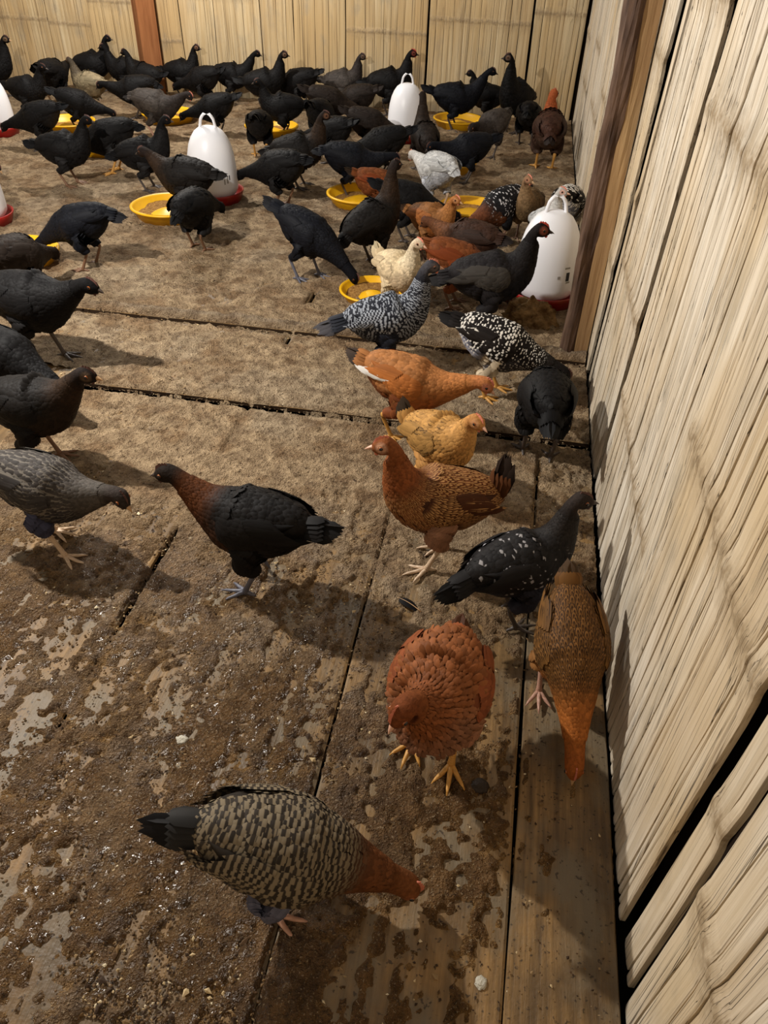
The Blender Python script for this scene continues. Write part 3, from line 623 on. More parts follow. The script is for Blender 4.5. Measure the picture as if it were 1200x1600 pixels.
    # ---- feather cards
    def cards(Pp, Bd, Nn, Ln, Wd, c1, c2, lift_a=0.16, curl=0.10, hi=hq, vs=1.0, jit=0.0):
        n = len(Pp); Bd = Bd - (Bd * Nn).sum(1)[:, None] * Nn; Bd /= np.linalg.norm(Bd, axis=1)[:, None] + 1e-9
        Sd = np.cross(Nn, Bd); Ln = np.asarray(Ln)[:, None]; Wd = np.asarray(Wd)[:, None]; la = np.asarray(lift_a) if np.ndim(lift_a) else np.full(n, lift_a); la = la[:, None]
        vv = [0, .4, .78, 1.0] if hi else [0, .6, 1.0]; ww = [.40, .95, .80, 0] if hi else [.5, .95, 0]
        cols_ = (-1, 0, 1) if hi else (-1, 1)
        pts = []; uvs = []
        for v, w in zip(vv, ww):
            h = la * v - curl * v * v
            for u in (cols_ if w else (0,)):
                cup = 0.16 * (1 - u * u) if hi else 0.0
                pts.append(Pp + Bd * Ln * (v - 0.12) + Sd * (Wd * 0.5 * w * u) + Nn * (Ln * h + Wd * cup * w + 0.0008)); uvs.append((0.5 + 0.5 * u * max(w, .001), v * vs))
        k = len(pts); PV = np.stack(pts, 1); UV = np.tile(np.array(uvs), (n, 1)); UV[:, 1] += np.repeat(r.uniform(-jit, jit, n), k)
        if hi: q = [(0, 1, 4, 3), (1, 2, 5, 4), (3, 4, 7, 6), (4, 5, 8, 7)]; t = [(6, 7, 9), (7, 8, 9)]
        else: q = [(0, 1, 3, 2)]; t = [(2, 3, 4)]
        o = (np.arange(n) * k)[:, None, None]
        return PV.reshape(-1, 3), (np.array(q)[None] + o).reshape(-1, 4), (np.array(t)[None] + o).reshape(-1, 3), UV, np.repeat(c1, k, 0), np.repeat(c2, k, 0)
    def build_cards(name, parts, mat, parent):
        vs, qs, ts, us, c1, c2 = [], [], [], [], [], []; b_ = 0
        for p in parts:
            vs.append(p[0]); qs.append(p[1] + b_); ts.append(p[2] + b_); us.append(p[3]); c1.append(p[4]); c2.append(p[5]); b_ += len(p[0])
        return add(name, new_mesh(name, np.concatenate(vs), [np.concatenate(qs), np.concatenate(ts)], [mat], np.concatenate(us), {'Col': np.concatenate(c1), 'Col2': np.concatenate(c2)}), parent)
    arc = np.r_[0, np.cumsum(np.linalg.norm(np.diff(C, axis=0), axis=1))]
    def surf(si, tj):
        i = np.clip(np.floor(si).astype(int), 0, MR - 2); fi = (si - i)[:, None]; jx = tj % NA; j = np.floor(jx).astype(int); fj = (jx - j)[:, None]; j2 = (j + 1) % NA
        A = P[i, j] * (1 - fj) + P[i, j2] * fj; B = P[i + 1, j] * (1 - fj) + P[i + 1, j2] * fj
        p = A * (1 - fi) + B * fi; ds = B - A; dj = P[i, j2] - P[i, j]
        nn = np.cross(dj, ds); nn /= np.linalg.norm(nn, axis=1)[:, None] + 1e-9
        cen = C[i] * (1 - fi) + C[i + 1] * fi; sg = np.sign(((p - cen) * nn).sum(1))[:, None]; nn = nn * np.where(sg == 0, 1, sg)
        col = VC[i, j] * (1 - fi) + VC[i + 1, j] * fi
        return p, -ds, nn, col
    def follow(si, tj, ln):
        ar = np.interp(si, np.arange(MR), arc); si2 = np.interp(np.maximum(ar - ln * 0.8, 0), arc, np.arange(MR)); p1 = surf(si, tj)[0]; p2 = surf(np.clip(si2, 0, MR - 1.01), tj)[0]
        d = p2 - p1; bad = (ar < ln * 0.5)[:, None]; return np.where(bad, surf(si, tj)[1], d)
    dens = {0: 0.62, 1: 1.25, 2: 2.3}[hq] * (1.5 if fluff > 1.1 else 1.0)
    sis, tjs, lns = [], [], []; pos = 0.004; row = 0; end = np.interp(nT + 1.7, cidx, arc)
    while pos < end:
        si = np.interp(pos, arc, np.arange(MR)); ci = np.interp(si, np.arange(MR), cidx)
        ln = np.interp(ci, [0, 2, 4, 5.5, nT, nT + 1, nT + 2], [0.030, 0.036, 0.036, 0.030, 0.024, 0.018, 0.010]) / (dens ** 0.5)
        w = np.interp(si, np.arange(MR), S[:, 3]); circ = 2 * math.pi * w * 1.05; cnt = max(8, int(circ / (ln * 0.50)))
        tj = (np.arange(cnt) + 0.5 * (row % 2) + r.uniform(-0.22, 0.22, cnt)) * NA / cnt
        sis.append(np.full(cnt, si) + r.uniform(-0.25, 0.25, cnt)); tjs.append(tj); lns.append(np.full(cnt, ln)); pos += ln * 0.36; row += 1
    si = np.clip(np.concatenate(sis), 0, MR - 1.01); tj = np.concatenate(tjs); ln = np.concatenate(lns) * r.uniform(0.85, 1.15, len(si))
    p, bd, nn, col = surf(si, tj); bd = follow(si, tj, ln)
    inpatch = (si > i0) & (si < i1) & (((tj % NA) > 1) & ((tj % NA) < 6) | ((tj % NA) > NA - 6) & ((tj % NA) < NA - 1))
    keep = ~inpatch
    p, bd, nn, col, ln, sik = p[keep], bd[keep], nn[keep], col[keep], ln[keep], si[keep]; tjk = tj[keep] % NA
    var = r.uniform(0.72, 1.25, (len(p), 1)); c1 = col * var
    def second(col, sik, upness):
        c2 = np.broadcast_to(np.array(sch.get('mark', sch['body'])), col.shape).copy()
        ci = np.interp(sik, np.arange(MR), cidx); f = np.clip(sch.get('mark_amt', 1.0) * np.ones(len(col)), 0, 1)
        f = f * (1 - sstep(nT - 0.8 + sch.get('mark_neck', 0) * 2.2, nT + 0.4 + sch.get('mark_neck', 0) * 2.2, ci)) * (0.3 + 0.7 * sstep(-0.8, -0.1, upness))
        if sch.get('mark_prob', 1) < 1: f = f * (r.random(len(col)) < sch['mark_prob'])
        c2 = c1_ * (1 - f[:, None]) + c2 * f[:, None]
        return c2
    c1_ = c1 * (1.0 if pat != 'plain' else 1.0)
    up_ = nn[:, 2]
    c2 = second(c1, sik, up_) if pat != 'plain' else c1 * 1.35
    parts = [cards(p, bd, nn, ln, ln * (0.78 if fluff <= 1.1 else 0.52), c1, c2, 0.20 if fluff <= 1.1 else 0.15 + 0.75 * r.random(len(p)) ** 1.5, 0.12 if fluff <= 1.1 else 0.30, jit=0.35 if pat == 'barred' else 0.0)]
    for rs in thighs:                                     # short feathers down the thighs
        for k in range(1, len(rs)):
            A, B = rs[k - 1], rs[k]; n = len(A)
            for fr in ((0.25, 0.75) if hq else (0.5,)):
                pp = A * (1 - fr) + B * fr; cc = pp.mean(0); nn2 = pp - cc; dn = (B.mean(0) - A.mean(0)); nn2 = nn2 - np.outer(nn2 @ unit(dn), unit(dn)); nn2 /= np.linalg.norm(nn2, axis=1)[:, None] + 1e-9
                sel = np.arange(n)[:: 1 if hq else 2]; cth = np.tile(np.array(sch.get('thigh', VC.reshape(-1, 3)[hipi * NA + 3])), (len(sel), 1)) * r.uniform(0.75, 1.2, (len(sel), 1))
                parts.append(cards(pp[sel], np.tile(unit(dn), (len(sel), 1)), nn2[sel], np.full(len(sel), 0.024), np.full(len(sel), 0.015), cth, cth * 1.2, 0.12, 0.1))
    pl = build_cards('plumage', parts, M_F[pat], root); pl['kind'] = 'stuff'
    # ---- wings: folded, lying on the flank
    wp = M_F[wing_pat or pat]; wcol = np.array(sch.get('wing', sch['body']))
    for sgn in (1, -1):
        nu, nv = 12, 7
        U, W_ = np.meshgrid(np.linspace(0, 1, nu), np.linspace(0, 1, nv), indexing='ij')
        ci_ = 5.7 - 4.3 * U; si_ = np.interp(ci_, cidx, np.arange(MR))
        # angle from the horizontal flank line: from below the middle up to the back, narrowing to the rear
        lo_ = np.interp(U, [0, .3, .7, 1], [8, -16, 2, 30]); hi_ = np.interp(U, [0, .3, .7, 1], [26, 38, 42, 38])
        angd = lo_ + (hi_ - lo_) * W_
        angd = angd if sgn == 1 else 180 - angd
        tj_ = ((angd + 90) / 360 * NA)
        p_, b_, n_, _ = surf(si_.ravel(), tj_.ravel())
        thick = (0.0095 * np.sin(np.pi * np.clip(W_, 0.02, .98)) ** 0.6 * np.interp(U, [0, .12, .5, 1], [0.0, .55, 1, .55])).ravel()
        G = p_ + n_ * (thick + 0.0015)[:, None]
        i_, j_ = np.meshgrid(np.arange(nu - 1), np.arange(nv - 1), indexing='ij'); aa = i_ * nv + j_
        gq = np.stack([aa, aa + nv, aa + nv + 1, aa + 1], -1).reshape(-1, 4)
        cg = np.tile(wcol * 0.7, (len(G), 1))
        wparts = [(G, gq, np.zeros((0, 3), int), np.tile((0.5, 0.1), (len(G), 1)), cg, cg)]
        G3 = G.reshape(nu, nv, 3); N3 = n_.reshape(nu, nv, 3)
        def wing_pt(u, v):
            fu = np.clip(u * (nu - 1), 0, nu - 1.001); fv = np.clip(v * (nv - 1), 0, nv - 1.001); i = fu.astype(int); j = fv.astype(int); fu = (fu - i)[:, None]; fv = (fv - j)[:, None]
            f = lambda X: (X[i, j] * (1 - fu) + X[i + 1, j] * fu) * (1 - fv) + (X[i, j + 1] * (1 - fu) + X[i + 1, j + 1] * fu) * fv
            pp = f(G3); bb = unit_rows(G3[i + 1, j] - G3[i, j]); return pp, bb, unit_rows(f(N3))
        unit_rows = lambda X: X / (np.linalg.norm(X, axis=1)[:, None] + 1e-9)
        tipd = np.array([-0.16, 0.012 * sgn, 0.20 if True else 0]); back = unit(np.array([-ct, 0, -st])); back = unit(back + np.array([0, -0.24 * sgn, -0.14]))
        # coverts
        uu, vv_ = [], []
        for k, u in enumerate(np.linspace(0.12, 0.64, 9 if hq else 5)):
            m = 9 if hq else 5; uu.append(np.full(m, u)); vv_.append((np.arange(m) + 0.5 * (k % 2)) / m)
        uu = np.concatenate(uu) + r.uniform(-.02, .02, len(np.concatenate(uu))); vv_ = np.concatenate(vv_)
        pp, bb, n2 = wing_pt(uu, vv_); n = len(pp); cw = wcol * r.uniform(0.75, 1.25, (n, 1)); mk = np.array(sch.get('wing_mark', sch.get('mark', wcol * 1.5)))
        pm = (r.random((n, 1)) < sch.get('wing_prob', sch.get('mark_prob', 1.0))) * 1.0; cm = cw * (1 - pm) + mk * pm if (wing_pat or pat) != 'plain' else cw * 1.35
        wparts.append(cards(pp, bb, n2, np.full(n, 0.027), np.full(n, 0.017), cw, cm, 0.09, 0.10))
        # flight feathers
        m = 11 if hq else 7; vq = np.linspace(0.02, 0.95, m); uq = np.linspace(0.50, 0.66, m)[::-1]
        pp, bb, n2 = wing_pt(uq, vq); bb = unit_rows(bb * 0.35 + back); ln_ = np.linspace(0.098, 0.070, m) * r.uniform(0.94, 1.06, m); cw = wcol * r.uniform(0.7, 1.15, (m, 1))
        if white_wing and sgn == (-1): cw[:5] = lin(235, 232, 226); ln_[:5] *= 1.12
        pm = (r.random((m, 1)) < sch.get('wing_prob', sch.get('mark_prob', 1.0)) * (0.6 if (wing_pat or pat) != 'barred' else 1.0)) * 1.0; cm = (cw * (1 - pm) + mk * pm) if (wing_pat or pat) != 'plain' else cw * 1.4
        wparts.append(cards(pp + n2 * np.linspace(0.0, 0.004, m)[:, None], bb, n2, ln_, np.full(m, 0.019), cw, cm, 0.03, 0.06, vs=3.6 if (wing_pat or pat) == 'barred' else 1.0))
        wg = build_cards('wing', wparts, wp, root)
    # ---- tail fan
    tu = rad(tail_up) - 0; tb = C[0] + np.array([0.014, 0, -0.004]) ; m = 12 if hq else 8
    ax = unit(np.array([-math.cos(tu) * 1.0, math.sin(rad(tail_side)), math.sin(tu) - st * 0.5])); lat = unit(np.cross(np.array([0, 0, 1.0]), ax)); tn = np.cross(ax, lat); tn = tn if tn[2] > 0 else -tn
    pts, dirs, nrm = [], [], []
    for k in range(m):
        q = (k + 0.5) / m * 2 - 1; w2 = 1 if q >= 0 else -1
        pts.append(tb + lat * 0.012 * q - tn * 0.010 * abs(q)); dirs.append(unit(ax + lat * 0.20 * q - tn * 0.22 * abs(q))); nrm.append(unit(tn * 0.75 + lat * w2 * (0.5 + 0.4 * abs(q))))
    cT = np.tile(np.array(sch.get('tail', sch['body'])), (m, 1)) * r.uniform(0.7, 1.2, (m, 1))
    tl = np.full(m, tail_len) * (1 - 0.25 * np.abs(np.linspace(-1, 1, m)) ** 2) * r.uniform(0.93, 1.05, m)
    tparts = [cards(np.array(pts), np.array(dirs), np.array(nrm), tl, np.full(m, 0.027), cT, cT * 1.3, 0.04, 0.08)]
    m2 = 10; ph = np.linspace(-1, 1, m2); cc = np.tile(np.array(sch.get('rump', sch['body'])), (m2, 1)) * r.uniform(0.75, 1.2, (m2, 1))
    tparts.append(cards(np.array([tb + lat * 0.016 * q + tn * (0.012 - 0.02 * abs(q)) for q in ph]), np.array([unit(ax + lat * 0.35 * q) for q in ph]), np.array([unit(tn + lat * q * 0.9) for q in ph]), np.full(m2, tail_len * 0.58), np.full(m2, 0.024), cc, cc * 1.3, 0.10, 0.10))
    build_cards('tail', tparts, M_F['plain'], root)
    # ---- beak, comb, wattles, eyes
    lt = unit(np.cross(up, hd)); bb0 = Hc + hd * 0.0255 - up * 0.0015
    def cone(p0, d, u, L, w, h, droop, n=8):
        tt = np.array([0, .35, .7, 1.0]); V = []
        for t in tt:
            c = p0 + d * L * t - u * droop * t * t; k = (1 - t) ** 0.8 + 0.04; a = np.linspace(0, 2 * np.pi, n, endpoint=False)
            V.append(c + np.cos(a)[:, None] * lt * w * k + np.sin(a)[:, None] * u * h * k)
        i, j = np.meshgrid(np.arange(3), np.arange(n), indexing='ij'); j2 = (j + 1) % n
        return np.concatenate(V), np.stack([i * n + j, i * n + j2, (i + 1) * n + j2, (i + 1) * n + j], -1).reshape(-1, 4)
    v1, q1 = cone(bb0 + up * 0.0012, hd, up, 0.0185, 0.0056, 0.0046, 0.005); v2, q2 = cone(bb0 - up * 0.0032, hd, up, 0.0135, 0.0044, 0.0024, 0.0015)
    add('beak', new_mesh('beak', np.concatenate([v1, v2]), [np.concatenate([q1, q2 + len(v1)])], [M_BEAKS[beak]]), root)
    px = np.linspace(-0.006, 0.026, 11); hgt = 0.0045 + 0.0035 * np.abs(np.sin(px * 420)); hgt[0] = hgt[-1] = 0.001
    base_h = np.interp(px, [-0.006, 0.012, 0.026], [0.0175, 0.0165, 0.0075]) - 0.002
    V = []
    for q, h, bh in zip(px, hgt, base_h):
        c = Hc + hd * q + up * bh; V += [c + lt * 0.0024, c - lt * 0.0024, c + up * (h + 0.002)]
    n = len(px); Fq = []
    for k in range(n - 1):
        A = k * 3; B = A + 3; Fq += [(A, B, B + 2, A + 2), (A + 1, A + 2, B + 2, B + 1)]
    add('comb', new_mesh('comb', V, [Fq], [M_COMBS[comb]], smooth=False), root)
    if hq:
        for sgn in (1, -1):
            e = Hc + hd * 0.0105 + up * 0.0035 + lt * sgn * 0.0148
            v, q = lathe([(0, -0.0045), (0.0032, -0.0032), (0.0045, 0), (0.0038, 0.0024), (0.0024, 0.0038), (0.0, 0.0043)], 12)
            fr = np.stack([unit(hd), unit(np.cross(lt * sgn, hd)), lt * sgn], 0); v = v @ fr + e
            mi = np.where(np.arange(len(q)) // 12 >= 3, 1, 0)
            add('eye', new_mesh('eye', v, [q], [M_IRIS, M_EYE], mat_idx=mi), root)
        if comb != 'dark' or hq > 1:
            for sgn in (1, -1):
                c = Hc + hd * 0.021 - up * 0.0105 + lt * sgn * 0.005
                v, q = lathe([(0, 0.006), (0.003, 0.003), (0.0046, -0.002), (0.003, -0.0062), (0, -0.0075)], 10); v = v @ np.stack([hd, lt * 0.6, up], 0) + c
                add('wattle', new_mesh('wattle', v, [q], [M_COMBS[comb]]), root)
    return root

BLK = (0.0064, 0.0058, 0.0060)
S_BLACK = dict(body=BLK, belly=(0.012, 0.011, 0.011), tail=(0.008, 0.008, 0.009))
S_BLUEBLK = dict(body=(0.0062, 0.0068, 0.010), tail=(0.008, 0.008, 0.010))
S_BROWNBLK = dict(body=(0.010, 0.0082, 0.0072), neck=(0.030, 0.017, 0.010), head=(0.018, 0.012, 0.010), breast=(0.022, 0.014, 0.009))
S_BLKCOP = dict(body=(0.0085, 0.0072, 0.0068), neck=lin(88, 50, 26), head=(0.018, 0.012, 0.009), breast=lin(52, 32, 20))
S_DKBROWN = dict(body=(0.020, 0.014, 0.011), neck=(0.026, 0.017, 0.012))
S_DKGREY = dict(body=lin(66, 60, 56), breast=lin(44, 40, 38), neck=lin(50, 44, 42), head=lin(48, 42, 40), tail=lin(36, 33, 32), wing=lin(74, 68, 64))
S_GREY = dict(body=lin(62, 57, 54), belly=lin(66, 68, 86), breast=lin(50, 48, 50), neck=lin(80, 74, 68), head=lin(60, 52, 48), tail=lin(40, 38, 40), wing=lin(60, 56, 54), mark=lin(112, 105, 96), thigh=lin(62, 64, 84))  # blue of belly and thigh is cool fill light put into the colour
S_BEIGEGREY = dict(body=lin(138, 124, 98), neck=lin(84, 74, 60), head=lin(66, 58, 48), tail=lin(110, 98, 78), wing=lin(128, 116, 92))
S_BARRED = dict(body=lin(52, 45, 38), mark=lin(130, 116, 94), mark_amt=0.9, neck=lin(104, 62, 34), head=lin(122, 74, 42), breast=lin(78, 60, 44), belly=lin(52, 54, 70), tail=lin(24, 22, 22), rump=lin(40, 38, 36), wing=lin(54, 47, 40), thigh=lin(92, 92, 108))  # bluish belly and thigh tones paint in the cool light on the underside
S_RED = dict(body=lin(140, 84, 48), neck=lin(126, 72, 38), head=lin(120, 66, 36), breast=lin(132, 90, 66), belly=lin(148, 108, 86), tail=lin(84, 52, 34), rump=lin(150, 84, 50), wing=lin(132, 72, 42), thigh=lin(160, 112, 86))
S_GOLD = dict(body=lin(112, 76, 38), mark=lin(44, 28, 16), mark_amt=0.9, neck=lin(166, 98, 44), head=lin(160, 90, 42), breast=lin(160, 100, 48), belly=lin(150, 104, 60), tail=lin(74, 54, 34), wing=lin(118, 82, 42))
S_DKSPANG = dict(body=lin(34, 32, 32), mark=lin(150, 146, 146), mark_prob=0.10, mark_neck=0.0, neck=lin(40, 36, 34), head=lin(52, 44, 40), belly=lin(48, 48, 58), tail=lin(22, 20, 19), wing=lin(36, 34, 34), wing_prob=0.22, wing_mark=lin(168, 166, 170))
S_LACED = dict(body=lin(96, 52, 26), mark=lin(186, 138, 84), mark_amt=0.8, neck=lin(132, 74, 38), head=lin(138, 80, 44), breast=lin(120, 72, 42), belly=lin(126, 86, 60), tail=lin(40, 30, 24), wing=lin(78, 44, 24), thigh=lin(150, 108, 82), rump=lin(88, 52, 28))
S_BUFF = dict(body=lin(188, 140, 78), mark=lin(96, 70, 38), mark_prob=0.55, mark_amt=0.8, neck=lin(204, 152, 88), head=lin(196, 138, 80), breast=lin(204, 150, 84), belly=lin(196, 144, 84), tail=lin(58, 46, 34), wing=lin(160, 120, 66))
S_ORANGE = dict(body=lin(168, 112, 66), neck=lin(182, 118, 66), head=lin(194, 124, 76), breast=lin(168, 96, 48), belly=lin(120, 66, 36), tail=lin(72, 60, 52), wing=lin(178, 108, 54))
S_SPANG = dict(body=lin(30, 26, 25), mark=lin(232, 226, 216), mark_prob=0.75, mark_neck=0.5, belly=lin(150, 152, 168), breast=lin(60, 58, 62), neck=lin(36, 32, 30), tail=lin(26, 24, 24), wing=lin(34, 29, 27), wing_prob=0.8, thigh=lin(196, 178, 150))
S_BLUEBAR = dict(body=lin(36, 38, 46), mark=lin(166, 172, 182), mark_prob=0.8, mark_amt=0.8, mark_neck=1.2, neck=lin(38, 39, 46), head=lin(70, 68, 72), tail=lin(72, 70, 74), wing=lin(38, 40, 48), wing_prob=0.8)
S_FLECK = dict(body=lin(120, 96, 66), mark=lin(60, 46, 30), neck=lin(140, 112, 80), head=lin(150, 118, 88), wing=lin(110, 86, 58))
S_BIGBLK = dict(body=lin(34, 31, 32), neck=lin(26, 23, 23), head=lin(30, 25, 24), breast=lin(28, 28, 34), wing=lin(62, 58, 54), tail=lin(30, 28, 28))
S_CHEST = dict(body=lin(122, 68, 36), neck=lin(96, 52, 28), breast=lin(90, 50, 28), wing=lin(128, 62, 30), tail=lin(50, 38, 28), head=lin(100, 58, 32))
S_CREAM = dict(body=lin(214, 192, 154), neck=lin(220, 202, 170), head=lin(226, 206, 176), breast=lin(206, 182, 148), tail=lin(204, 186, 150), wing=lin(206, 184, 148))
S_BROWNBUFF = dict(body=lin(138, 92, 52), neck=lin(166, 110, 60), head=lin(178, 114, 62), breast=lin(140, 82, 40), tail=lin(62, 44, 30), wing=lin(148, 90, 46))
S_DKRED = dict(body=lin(58, 38, 28), neck=lin(110, 70, 44), head=lin(96, 60, 40), wing=lin(52, 36, 28), tail=lin(34, 26, 22))
S_BLKWHT = dict(body=lin(26, 25, 27), mark=lin(206, 204, 206), mark_prob=0.35, neck=lin(110, 66, 44), head=lin(130, 78, 54), breast=lin(100, 62, 40), wing=lin(30, 29, 31), wing_prob=0.5)
S_WHITE = dict(body=lin(200, 200, 198), neck=lin(206, 204, 200), head=lin(206, 202, 196), belly=lin(176, 178, 184), tail=lin(178, 178, 178), wing=lin(192, 192, 190), mark=lin(160, 160, 162), mark_prob=0.4)
S_REDBRN = dict(body=lin(64, 40, 30), neck=lin(160, 82, 44), head=lin(170, 90, 52), breast=lin(58, 36, 28), wing=lin(58, 38, 30), tail=lin(38, 28, 24), belly=lin(70, 52, 42))

